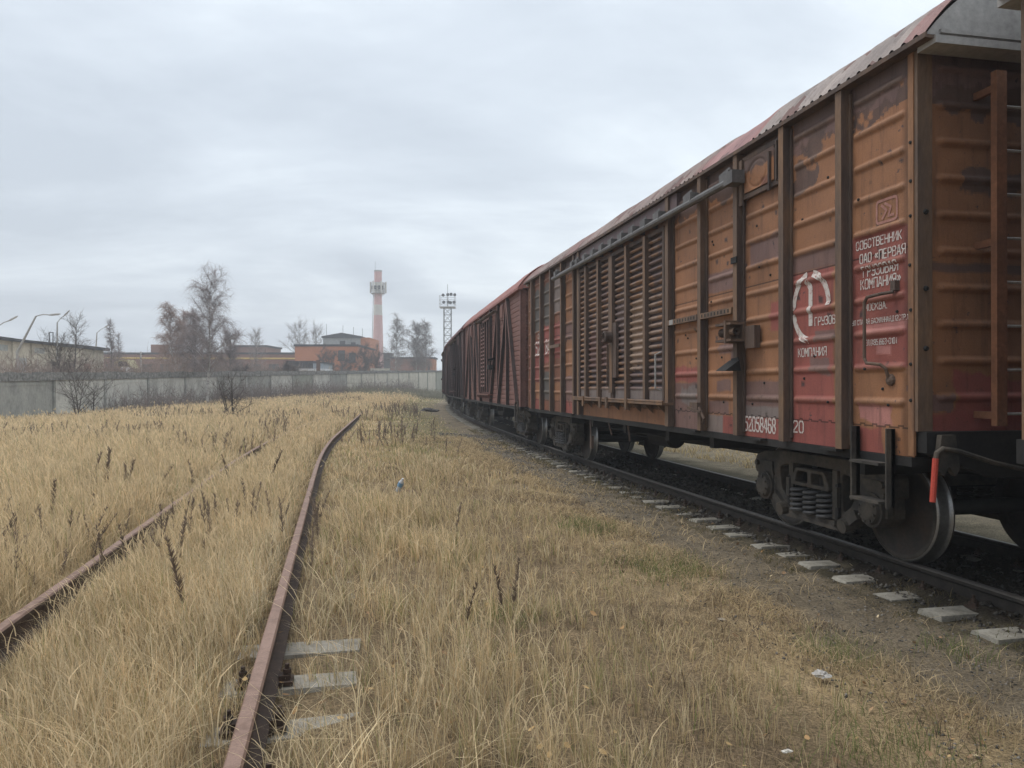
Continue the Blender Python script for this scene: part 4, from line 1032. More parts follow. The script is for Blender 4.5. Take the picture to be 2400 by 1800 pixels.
openings(b, [(1.2, 2.6, h - 2.9, h - 1.5), (3.6, 5.0, h - 2.9, h - 1.5)], glassm)
b, w, h = block('orange_brick_hall', 'bright orange brick hall with a dark roof edge and small dark windows', 691, 838, 807, 128, 16, 1.0, orange, overhang=.15)
openings(b, [(w * .69, w * .80, h - 2.6, h - 1.0), (w * .86, w * .97, h - 2.9, h - 1.4)], glassm)
b, w, h = block('grey_clad_block', 'taller grey panelled block with a shallow gabled top and rusty brick flank', 757, 844, 788, 152, 12, 1.0, panel_g)
mb = MB(); mb.prism([(-.3, h + .004), (w + .3, h + .004), (w / 2, h + .7)], 'y', -.1, 12); mb.build('gable', [tar], b)
mb = MB(); mb.box(w + .02, w + 1.85, .3, 11, 0, h - .25); mb.build('brick_flank', [orange], b)
for i, (a, c) in enumerate(((.02, .16), (.30, .42), (.56, .66))):
    mb = MB(); mb.box(w * a, w * c, -.05, .02, h - 3.9 - .2 * i, h - 2.7 - .2 * i); mb.build('faded_panel', [pmat('faded_yellow_panel', [(.28, .27, .05), (.36, .33, .10)], 1)], b)
openings(b, [(w * .75, w * .88, h - 2.6, h - 1.2), (w * .45, w * .6, h - 1.9, h - .9)], glassm)
for k, xx in enumerate((.2, 3.5, 5.6, 7.4)):
    mb = MB(); mb.tube([(xx, 2, h), (xx, 2, h + 2.6 - .3 * k)], .04, 5); mb.build('aerial', [M['cast']], b)
b, w, h = block('brick_shed', 'low brown brick range behind the birches beside the train', 915, 1000, 837, 172, 10, 1.1, brick)
b, w, h = block('end_brick_shed', 'small orange brick end block close to the farthest wagon', 998, 1017, 837, 168, 6, 1.1, orange)
openings(b, [(.4, .9, h - 3.2, h - 1.6)], glassm)
b, w, h = block('tank_house', 'small dark green grey hut at the foot of the striped chimney', 899, 914, 827, 176, 4, 1.1, pmat('dark_hut_sheet', [(.07, .08, .08), (.13, .14, .14)], 1))
b, w, h = block('sheet_garage', 'blue grey sheet metal garage with a sloping dark roof behind the wall', 733, 758, 849, 100, 5, 1.2, steel_b, rt=.15)
openings(b, [(.1, .45, .3, 1.6)], tar, 'door')
b, w, h = block('lean_to', 'dark open lean-to roof beside the blue grey garage', 676, 731, 846, 101, 5, 2.9, tar, rt=.2)
mb = MB(); mb.box(.1, .3, .1, .3, -1.8, 0); mb.box(w - .3, w - .1, .1, .3, -1.8, 0); mb.box(.5, 1.4, .5, 1.5, -1.6, -.4); mb.build('prop', [steel_b], b)
b, w, h = block('pale_roofed_store', 'pale silver sheet roof just showing over the concrete wall', 700, 757, 864, 98, 4, 1.2, pmat('pale_sheet', [(.5, .52, .53), (.62, .64, .65)], 1), roofm=pmat('silver_roof_sheet', [(.55, .57, .6), (.66, .68, .7)], 1), rt=.25)
b, w, h = block('concrete_slab_stack', 'pale concrete slab standing higher than the wall behind it', 868, 912, 863.5, 104, .3, 1.2, conc[2], roofm=conc[2], rt=.1, overhang=.03, cat='slab')
b, w, h = block('concrete_slab_stack', 'narrow pale concrete slab poking over the wall near the brown post', 759, 772, 859, 103, .3, 1.2, conc[2], roofm=conc[2], rt=.1, overhang=.03, cat='slab')
# brown steel post in the wall
x, _ = px_pt(746, 0, 92)
mb = MB(); mb.box(-.22, .22, -.06, .06, -.4, 2.9); mb.box(-.26, .26, -.09, .09, 2.9, 2.96); mb.box(-.3, .3, -.1, -.06, .2, .3)
tag(mb.build('steel_post', [pmat('rusty_brown_post', [(.09, .05, .035), (.15, .085, .06)], 2)], loc=(x, 92, gz(x, 92))), 'rusty brown steel post standing against the pale wall panels', 'post')

def make_chimney():
    D = 190.; x = (886 - 1200) / 1803 * D; g = 1.1; H = 30.2 - g
    root = empty('factory_chimney', (x, D, g)); tag(root, 'tall tapering factory chimney banded faded red and white, with an aerial platform', 'chimney')
    r = lambda z: 1.55 - (1.55 - .92) * min(1, z / H * 1.25) if z < H * .8 else .92
    red = pmat('faded_red_chimney_paint', [(.54, .31, .30), (.61, .38, .365), (.57, .34, .33)], .5, .85, .1); wht = pmat('dirty_white_chimney_paint', [(.52, .50, .46), (.64, .62, .57)], .5, .85, .1)
    bands = [(0, 18.0, red), (18.0, 20.6, wht), (20.6, 23.3, red), (23.3, 26.1, wht), (26.1, H - .35, red)]
    for z0, z1, m in bands:
        mb = MB(); zs = np.linspace(z0, z1, 6); mb.lathe([(z, r(z)) for z in zs], (0, 0, 0), 'z', 40); mb.build('shaft_band', [m], root, smooth=True)
    mb = MB(); mb.lathe([(H - .35, .97), (H, .99), (H, .7), (H - 1, .7)], (0, 0, 0), 'z', 40); mb.build('rim', [M['gable']], root, smooth=True)
    pf = MB(); pf.lathe([(23.35, .9), (23.35, 1.75), (23.43, 1.75), (23.43, .9)], (0, 0, 0), 'z', 24); pf.lathe([(25.0, .9), (25.0, 1.3), (25.1, 1.3), (25.1, .9)], (0, 0, 0), 'z', 24)
    for k in range(12):
        t = k * math.pi / 6; c, s_ = math.cos(t), math.sin(t); pf.tube([(1.7 * c, 1.7 * s_, 23.4), (1.7 * c, 1.7 * s_, 26.0)], .05, 5); pf.bar((.9 * c, .9 * s_, 22.6), (1.7 * c, 1.7 * s_, 23.4), .06, .06)
    for z in (24.0, 24.6, 26.0): pf.tube([(1.7 * math.cos(t), 1.7 * math.sin(t), z) for t in np.linspace(0, 2 * math.pi, 25)], .045, 5)
    plat = pf.build('platform', [M['pale_steel']], root)
    for k, t in enumerate((.1, 1.0, 2.1, 3.1, 4.2, 5.3)):
        mb = MB(); c, s_ = math.cos(t) * 1.9, math.sin(t) * 1.9; mb.box(c - .16, c + .16, s_ - .16, s_ + .16, 23.5, 26.3); mb.build('aerial_panel', [wht], plat)
    for t in (-1.2, -.6, -1.9, -2.5):
        mb = MB(); c, s_ = math.cos(t) * 1.45, math.sin(t) * 1.45; mb.box(c - .22, c + .22, s_ - .22, s_ + .22, 24.3, 25.2); mb.build('radio_box', [tar], plat)
    mb = MB()
    for y in (-.2, .2): mb.tube([(-1.75, y, 0), (-1.15, y, 23.4)], .04, 5)
    for k in range(40): z = .6 + k * .57; xx = -1.75 + .6 * z / 23.4; mb.bar((xx, -.2, z), (xx, .2, z), .04, .04)
    for k in range(8): z = 2 + k * 2.8; xx = -1.75 + .6 * z / 23.4; mb.bar((xx, 0, z), (-r(z), 0, z), .05, .05)
    mb.build('ladder', [M['pale_steel']], root)
    mb = MB(); mb.tube([(-.7, 0, H), (-.7, 0, H + 2.2)], .03, 5); mb.build('lightning_rod', [M['cast']], root)
make_chimney()

def make_mast():
    D = 175.; x = (1049 - 1200) / 1803 * D; g = .6; H = 19.4 - g
    root = empty('floodlight_mast', (x, D, g)); tag(root, 'steel lattice floodlight mast with a lamp platform, rising behind the train', 'mast')
    mb = MB(); a = .82
    L = [(sx * a, sy * a) for sx in (-1, 1) for sy in (-1, 1)]
    for px_, py in L: mb.bar((px_, py, 0), (px_, py, H), .12, .12)
    n = 12
    for i in range(n):
        z0, z1 = H * i / n, H * (i + 1) / n
        for (p, q) in ((0, 1), (1, 3), (3, 2), (2, 0)):
            mb.bar((*L[p], z1), (*L[q], z1), .07, .07); mb.bar((*L[p], z0), (*L[q], z1), .06, .06); mb.bar((*L[q], z0), (*L[p], z1), .06, .06)
    mb.build('lattice', [M['cast']], root)
    mb = MB(); mb.box(-1.75, 1.75, -1.75, 1.75, H, H + .18)
    for z in (.9, 1.7, 2.6):
        for s in (-1.7, 1.7): mb.bar((-1.7, s, H + z), (1.7, s, H + z), .06, .06); mb.bar((s, -1.7, H + z), (s, 1.7, H + z), .06, .06)
    for sx in (-1.7, 0, 1.7):
        for sy in (-1.7, 1.7): mb.bar((sx, sy, H), (sx, sy, H + 2.6), .07, .07)
    pl = mb.build('platform', [M['pale_steel']], root)
    for i, (xx, yy, z) in enumerate(((-.85, -1.8, 2.7), (-.7, -1.8, 1.1), (.2, -1.8, 2.8), (.35, -1.8, 1.1), (.95, -1.8, 2.9), (.8, -1.8, 1.0), (1.75, -1.6, 2.8), (1.6, -1.8, 1.1))):
        mb = MB(); mb.lathe([(yy + .35, .12), (yy + .3, .26), (yy - .1, .36), (yy - .12, .0)], (xx, 0, H + z), 'y', 14); mb.build('floodlight', [M['grime']], pl, smooth=True)
    mb = MB(); mb.tube([(.0, 0, H), (.0, 0, H + 5.4)], .05, 6); mb.build('spike', [M['cast']], root)
make_mast()

def street_lamp(label, base, top, tip, D, r=.09):
    bx, bz = px_pt(*base, D); tx, tz = px_pt(*top, D); ax, az = px_pt(*tip, D)
    root = empty('street_lamp', (bx, D, bz)); tag(root, label, 'street lamp', 'street lamps by the workshop')
    mb = MB(); mb.tube([(0, 0, -2.5 if bz > 2 else -.5), ((tx - bx) * .0, 0, 0), (tx - bx, 0, tz - bz)], [r, r, r * .65], 8); mb.build('pole', [M['pale_steel']], root)
    mb = MB(); mb.tube([(tx - bx, 0, tz - bz), ((tx + ax) / 2 - bx, 0, (tz + az) / 2 - bz + .08), (ax - bx, 0, az - bz)], r * .4, 6); mb.build('arm', [M['pale_steel']], root)
    d = Vector((ax - tx, 0, az - tz)).normalized(); c = Vector((ax - bx, 0, az - bz))
    mb = MB(); mb.tube([c - d * .1, c + d * .1, c + d * .6, c + d * .75], [.03, .075, .07, .02], 8); mb.build('lamp_head', [M['gable']], root, smooth=True)
street_lamp('sharply leaning pale street lamp in front of the cream workshop', (40, 826), (84, 741), (117, 738), 54)
street_lamp('upright street lamp with a short raised arm behind the workshop roof', (134, 800), (134, 756), (150, 740), 72)
street_lamp('street lamp whose arm alone reaches in at the left edge', (-12, 800), (-6, 766), (22, 751), 60)
street_lamp('thin distant street lamp between the workshop and the bare larch', (225, 812), (227, 780), (246, 767), 95)
for u, v0, v1, D, lab in ((411, 868, 812, 78, 'pale bare utility pole in front of the reddish birches'), (330, 868, 824, 84, 'pale utility pole between the larch and the birch clump'), (540, 862, 790, 110, 'tall thin pole with a dark cap beside the brick upper storey')):
    x, z0 = px_pt(u, v0, D); _, z1 = px_pt(u, v1, D)
    r0 = empty('utility_pole', (x, D, 0)); tag(r0, lab, 'pole'); mb = MB(); mb.tube([(0, 0, 0), (0, 0, z1)], [.13, .09], 8); mb.build('shaft', [M['gable'] if D < 100 else M['cast']], r0); mb = MB(); mb.bar((-.4, 0, z1 - .3), (.4, 0, z1 - .3), .07, .07); mb.build('crossarm', [M['cast']], r0)

# vehicles behind the wall
def van(label, u0, u1, vt, D, col):
    x0, zt = px_pt(u0, vt, D); x1, _ = px_pt(u1, vt, D); L = x1 - x0; g = zt - 2.0
    root = empty('parked_van', (x0, D, g)); tag(root, label, 'van'); m = pmat('van_paint', [tuple(c * .85 for c in col), col], 2, .5, .05)
    mb = MB(); mb.prism([(0, .35), (L, .35), (L, 1.0), (L - .35, 1.15), (L - .8, 1.95), (.1, 2.0), (0, 1.8)], 'y', 0, 1.8); mb.build('body', [m], root)
    mb = MB(); mb.prism([(L - 1.6, 1.2), (L - .5, 1.2), (L - .85, 1.75), (L - 1.6, 1.78)], 'y', -.012, .004); mb.box(L * .2, L * .5, -.012, .004, 1.2, 1.75); mb.build('window', [glassm], root)
    for xx in (.6, L - .65): mb = MB(); mb.lathe([(-.02, 0), (-.02, .32), (.2, .32)], (xx, 0, .32), 'y', 18); mb.build('wheel', [M['grime']], root)
van('old pale yellow van parked behind the wall under the red brick works', 268, 314, 842, 84, (.48, .42, .22))
van('white van half hidden by brush behind the wall', 282, 306, 860, 74, (.6, .6, .6))

# ------------------------------------------------------------------ trees and shrubs
def ribbon(P0, P1, P2, w, up=None):
    """thin three sided twig strips; arrays (n,3); returns V, T"""
    n = len(P0); d = P2 - P0; d /= np.linalg.norm(d, axis=1, keepdims=True) + 1e-9
    r = rng.normal(size=(n, 3)); s = np.cross(d, r); s /= np.linalg.norm(s, axis=1, keepdims=True) + 1e-9
    w = np.asarray(w).reshape(-1, 1); s2 = np.cross(d, s)
    V = np.stack([P0 + s * w, P0 - s * w * .5 + s2 * w * .8, P0 - s * w * .5 - s2 * w * .8, P1 + s * w * .7, P1 - s * w * .35 + s2 * w * .55, P1 - s * w * .35 - s2 * w * .55, P2], 1)
    T = np.array([(0, 1, 4), (0, 4, 3), (1, 2, 5), (1, 5, 4), (2, 0, 3), (2, 3, 5), (3, 4, 6), (4, 5, 6), (5, 3, 6)])
    return V.reshape(-1, 3), (T[None] + 7 * np.arange(n)[:, None, None]).reshape(-1, 3)

def tree(name, label, u, D, vtop, crown_px, kind='birch', seed=1, ntw=2500, col=(.10, .08, .075), bark='bark_birch', cat='tree', group=None, base=None, trunks=1, twl=.55, tw=.008, lowest=.25):
    rr = np.random.default_rng(seed)
    x = (u - 1200) / 1803 * D; z0 = gz(x, D) - .05 if base is None else base; H = EYE + (905 - vtop) / 1803 * D - z0; Rc = crown_px / 2 / 1803 * D
    root = empty(name, (x, D, z0)); tag(root, label, cat, group)
    mb = MB(); seg = []      # seg: branch polylines for twigs
    for k in range(trunks):
        lean = rr.normal(size=2) * (.02 if trunks == 1 else .16); hk = H * (1 if k == 0 else rr.uniform(.65, .95)); off = rr.normal(size=2) * (0 if trunks == 1 else .25)
        pts = [Vector((off[0] + lean[0] * z + .05 * math.sin(z * 1.1 + seed), off[1] + lean[1] * z + .05 * math.cos(z * .9 + seed), z)) for z in np.linspace(0, hk, 14)]
        r0 = .011 * H + .02
        if kind == 'conifer': r0 *= .9
        mb.tube(pts, [r0 * (1 - .93 * (i / 13) ** .9) for i in range(14)], 9)
        nb = {'birch': 34, 'spread': 22, 'conifer': 46, 'bush': 12}[kind] // (1 if trunks == 1 else 2)
        for b in range(nb):
            t = lowest + (1 - lowest) * (b + rr.random()) / nb; i = t * 13; p = pts[int(min(12, i))].lerp(pts[int(min(12, i)) + 1], i % 1)
            az = b * 2.4 + rr.uniform(-.5, .5)
            if kind == 'conifer': L = Rc * (1.12 - t) * rr.uniform(.7, 1.15); el = .05 + .5 * t
            elif kind == 'birch': L = Rc * (1.25 - .95 * abs(t - .45) * 1.3) * rr.uniform(.6, 1.1); el = .65 + .35 * t
            else: L = Rc * rr.uniform(.7, 1.25) * (1.15 - .5 * t); el = .35 + .6 * t
            pl = []; q = Vector(p); d = Vector((math.cos(az) * math.cos(el), math.sin(az) * math.cos(el), math.sin(el)))
            ns = 6
            for j in range(ns + 1):
                pl.append(q.copy()); d = (d + Vector(rr.normal(size=3)) * .13 + Vector((0, 0, -.09 if kind == 'birch' and j > 2 else .05 if kind in ('spread', 'bush') else .0))).normalized(); q = q + d * (L / ns)
            rb = r0 * (.36 if kind != 'conifer' else .2) * (1 - .7 * t) + .004
            mb.tube(pl, [rb * (1 - .8 * j / ns) for j in range(ns + 1)], 5, caps=False)
            seg.append(pl)
            for k2 in range(4):
                j = rr.integers(1, ns); q = pl[j].copy(); d2 = ((pl[j + 1] - pl[j]).normalized() + Vector(rr.normal(size=3)) * .6).normalized(); sl = [q.copy()]
                for m in range(4): q = q + d2 * L * .12; d2 = (d2 + Vector(rr.normal(size=3)) * .2 + Vector((0, 0, -.12 if kind == 'birch' else .06))).normalized(); sl.append(q.copy())
                mb.tube(sl, [rb * .4 * (1 - .2 * m) for m in range(5)], 4, caps=False); seg.append(sl)
        seg.append(pts[7:])
    mb.build('trunk', [M[bark]], root)
    # twigs
    segs = [(np.array(a), np.array(b_)) for pl in seg for a, b_ in zip(pl[:-1], pl[1:])]
    Ls = np.array([np.linalg.norm(b_ - a) for a, b_ in segs]); ch = rr.choice(len(segs), ntw, p=Ls / Ls.sum()); f = rr.random((ntw, 1))
    A = np.array([s[0] for s in segs])[ch]; B = np.array([s[1] for s in segs])[ch]; P0 = A + (B - A) * f; dr = (B - A) / (np.linalg.norm(B - A, axis=1, keepdims=True) + 1e-6)
    dv = dr + rr.normal(size=(ntw, 3)) * .75
    if kind == 'birch': dv[:, 2] += .1
    if kind in ('bush', 'spread'): dv[:, 2] += .35
    dv /= np.linalg.norm(dv, axis=1, keepdims=True); ln = twl * rr.uniform(.4, 1.3, (ntw, 1))
    P1 = P0 + dv * ln * .5; d2 = dv + rr.normal(size=(ntw, 3)) * .3
    if kind == 'birch': d2[:, 2] -= .95
    P2 = P1 + d2 * ln * .55
    V, T = ribbon(P0, P1, P2, tw * rr.uniform(.6, 1.2, ntw))
    cc = np.array(col) * rr.uniform(.7, 1.35, (ntw, 1)); cc = np.repeat(cc, 7, axis=0)
    np_obj('crown', V, tris=T, mat=M['twig'], col=cc, parent=root)
    return root
GT = 'bare trees along the wall'
DT = (.25, .21, .205); RT = (.34, .245, .21); BT = (.08, .064, .055); LT = (.24, .21, .195)
tree('birch_tree', 'tall white trunked bare birch standing in front of the concrete wall', 487, 55, 663, 165, 'birch', 3, 7000, (.27, .225, .22), 'bark_birch', twl=.85, tw=.0055)
tree('birch_tree', 'reddish twigged birch left of the tall white birch, behind the wall', 404, 70, 722, 66, 'birch', 5, 4200, RT, 'bark_birch', twl=.7, base=1.5, tw=.010)
tree('birch_tree', 'second reddish birch close beside it with a slimmer crown', 426, 72, 735, 62, 'birch', 6, 3400, RT, 'bark_birch', twl=.7, base=1.5, tw=.010)
tree('bare_tree', 'dark dense bare tree squeezed between the birches', 458, 66, 738, 70, 'birch', 9, 4200, DT, 'bark_dark', twl=.7, base=1.2, tw=.010)
tree('bare_tree', 'dark bare tree right of the tall birch with a low round crown', 540, 75, 795, 80, 'spread', 10, 4000, DT, 'bark_dark', twl=.7, base=1.4, tw=.009)
tree('bare_tree', 'bare forked tree with dark trunk in front of the cream workshop', 157, 52, 752, 100, 'spread', 12, 1100, BT, 'bark_dark', base=1.2, trunks=3, tw=.009)
tree('bare_tree', 'thin bare tree behind the right half of the workshop', 177, 88, 750, 66, 'spread', 14, 900, LT, 'bark_dark', base=1.2, tw=.010)
tree('larch_tree', 'bare larch with tiers of short branches between workshop and birches', 260, 82, 750, 52, 'conifer', 16, 2600, DT, 'bark_dark', base=1.2, twl=.5, tw=.010)
tree('larch_tree', 'smaller bare larch just right of the taller larch', 276, 86, 782, 40, 'conifer', 17, 1500, DT, 'bark_dark', base=1.2, twl=.5, tw=.010)
tree('bare_shrub', 'black branched open shrub in front of the pale left end of the wall', 188, 38, 872, 150, 'spread', 18, 500, BT, 'bark_dark', cat='shrub', trunks=4, twl=.45, tw=.005, lowest=.2)
tree('bare_shrub', 'small bare shrub standing alone in the straw grass before the wall', 522, 33, 885, 92, 'bush', 20, 420, (.08, .06, .055), 'bark_dark', cat='shrub', trunks=4, twl=.4, tw=.005)
tree('bare_tree', 'small bare tree over the brick works', 598, 130, 782, 62, 'spread', 21, 1300, LT, 'bark_dark', base=1.0, twl=1., tw=.014)
tree('bare_tree', 'wide bare tree behind the orange hall', 706, 165, 775, 96, 'spread', 22, 2600, LT, 'bark_dark', base=1.0, twl=1.3, tw=.016)
tree('bare_tree', 'second wide bare tree behind the grey clad block', 740, 172, 778, 70, 'spread', 23, 2000, LT, 'bark_dark', base=1.0, twl=1.3, tw=.016)
tree('birch_tree', 'slender pale birch just right of the striped chimney', 926, 128, 746, 50, 'birch', 24, 3200, (.21, .185, .175), 'bark_birch', base=1.0, twl=1.1, tw=.012)
tree('birch_tree', 'fuller pale birch between the chimney and the floodlight mast', 976, 132, 762, 62, 'birch', 25, 5200, (.20, .175, .165), 'bark_birch', base=1.0, twl=1.1, tw=.013)
tree('birch_tree', 'third pale birch nearest to the train', 995, 140, 760, 44, 'birch', 27, 3400, (.20, .175, .165), 'bark_birch', base=1.0, twl=1.1, tw=.013)
for i, (u, D, vt, wpx, lab) in enumerate(((775, 108, 822, 44, 'dark round shrub in front of the orange hall'), (810, 112, 826, 50, 'dark shrub below the windows of the orange hall'), (850, 116, 812, 60, 'dark bushy growth at the foot of the grey clad block'), (880, 118, 818, 44, 'dark shrub hiding the base of the chimney'),
                                          (553, 66, 868, 46, 'dense dark bush against the wall right of the tall birch'), (672, 80, 862, 38, 'dense dark bush in front of the middle of the wall'), (853, 96, 866, 14, 'thin dark bush against the pale wall panels'), (880, 98, 874, 20, 'sparse grey brown bush by the pale ribbed panels'), (785, 92, 876, 26, 'low brown bush beside the rusty post'), (612, 72, 885, 30, 'low dark bush in front of the shaded wall'))):
    tree('bare_bush', lab, u, D, vt, wpx, 'bush', 40 + i, 2600 if wpx > 24 else 1200, (.10, .085, .08) if i != 7 else (.17, .15, .13), 'bark_dark', cat='bush', trunks=5, base=(1.0 if D > 100 else None), twl=.7, tw=.016, lowest=.06)

# brush that reads as one mass: foot of the wall, the bank behind it, scrub by the far bend
def brush():
    B = []; Hs = []; Cs = []; Ws = []
    def put(n, f, hh, col, wd):
        y, x = f(n); B.append(np.stack([x, y, ground_z(x, y)], 1)); Hs.append(rng.uniform(.35, 1., n) * hh); Cs.append(np.array(col) * rng.uniform(.65, 1.3, (n, 1))); Ws.append(np.full(n, wd))
    def foot(n):
        y = rng.uniform(45, 100, n); y = y[fbm(y * .22, y * 0 + 3, 3) > .42]; x = wall_pt(y) + .5 + np.abs(rng.normal(size=len(y))) * 1.1; return y, x
    def p2(n, f, *a):
        y, x = f(n); put_n = len(y); B.append(np.stack([x, y, ground_z(x, y)], 1)); Hs.append(rng.uniform(.35, 1., put_n) * a[0]); Cs.append(np.array(a[1]) * rng.uniform(.65, 1.3, (put_n, 1))); Ws.append(np.full(put_n, a[2]))
    p2(2600, foot, 1.6, (.19, .155, .14), .016)
    def bank(n): y = rng.uniform(44, 86, n); return y, wall_pt(y) - 1.5 - rng.uniform(0, 9, n)
    p2(3600, bank, 1.8, (.23, .175, .15), .017)
    def far(n): y = rng.uniform(84, 118, n); return y, wall_pt(y) - 1.0 - rng.uniform(0, 10, n)
    p2(2600, far, 1.5, (.19, .165, .15), .02)
    def bend(n): y = rng.uniform(76, 110, n); return y, wall_pt(y) + 1.0 + np.abs(rng.normal(size=n)) * 2.0
    p2(4500, bend, .9, (.19, .18, .13), .016)
    B = np.concatenate(B); Hs = np.concatenate(Hs)[:, None]; Cs = np.concatenate(Cs); Ws = np.concatenate(Ws); n = len(B)
    d = rng.normal(size=(n, 3)) * .35; d[:, 2] = 1
    P1 = B + d * Hs * .5; d2 = d + rng.normal(size=(n, 3)) * .35; P2 = P1 + d2 * Hs * .5
    V, T = ribbon(B, P1, P2, Ws); VV = [V]; TT = [T]; CC = [np.repeat(Cs, 7, axis=0)]; o = len(V)
    for k in range(3):
        f = rng.uniform(.3, 1, (n, 1)); S = B + (P2 - B) * f; e = d + rng.normal(size=(n, 3)) * .8; V2, T2 = ribbon(S, S + e * Hs * .15, S + e * Hs * .3 + rng.normal(size=(n, 3)) * .05, Ws * .7)
        VV.append(V2); TT.append(T2 + o); CC.append(np.repeat(Cs, 7, axis=0)); o += len(V2)
    tag(np_obj('undergrowth', np.concatenate(VV), tris=np.concatenate(TT), mat=M['twig'], col=np.concatenate(CC)), 'brown leafless scrub along the concrete wall and on the bank behind it', 'undergrowth', kind='stuff')
brush()

# ------------------------------------------------------------------ grass, weeds, leaves, stones
def blade_mesh(P, h, az, lean, w, col, levels=3, curl=1.0, tipcol=1.1):
    """tapered bent blades; P (n,3)"""
    n = len(P); dirv = np.stack([np.cos(az), np.sin(az), np.zeros(n)], 1)
    fa = rng.uniform(0, 2 * math.pi, n); side = np.stack([np.cos(fa), np.sin(fa), np.zeros(n)], 1)
    V = []; Cc = []
    for k in range(levels + 1):
        f = k / levels
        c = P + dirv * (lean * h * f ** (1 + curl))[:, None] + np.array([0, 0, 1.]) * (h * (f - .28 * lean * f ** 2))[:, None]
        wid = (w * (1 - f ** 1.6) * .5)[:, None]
        tone = (.86 + (tipcol - .86) * min(1, f * 1.3))  # feet darker than tips: self-shading put into the blade colour
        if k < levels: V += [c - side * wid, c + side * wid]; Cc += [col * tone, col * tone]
        else: V.append(c); Cc.append(col * tone)
    nv = 2 * levels + 1; V = np.stack(V, 1).reshape(-1, 3); Cc = np.stack(Cc, 1).reshape(-1, 3)
    T = []
    for k in range(levels - 1): T += [(2 * k, 2 * k + 1, 2 * k + 3), (2 * k, 2 * k + 3, 2 * k + 2)]
    T.append((2 * levels - 2, 2 * levels - 1, 2 * levels))
    T = (np.array(T)[None] + nv * np.arange(n)[:, None, None]).reshape(-1, 3)
    return V, T, Cc
PAL = np.array([(.74, .585, .36), (.83, .67, .435), (.68, .515, .305), (.60, .49, .295), (.90, .78, .55), (.78, .57, .345), (.55, .44, .255)])
GREEN = np.array([(.26, .29, .11), (.36, .34, .15)])
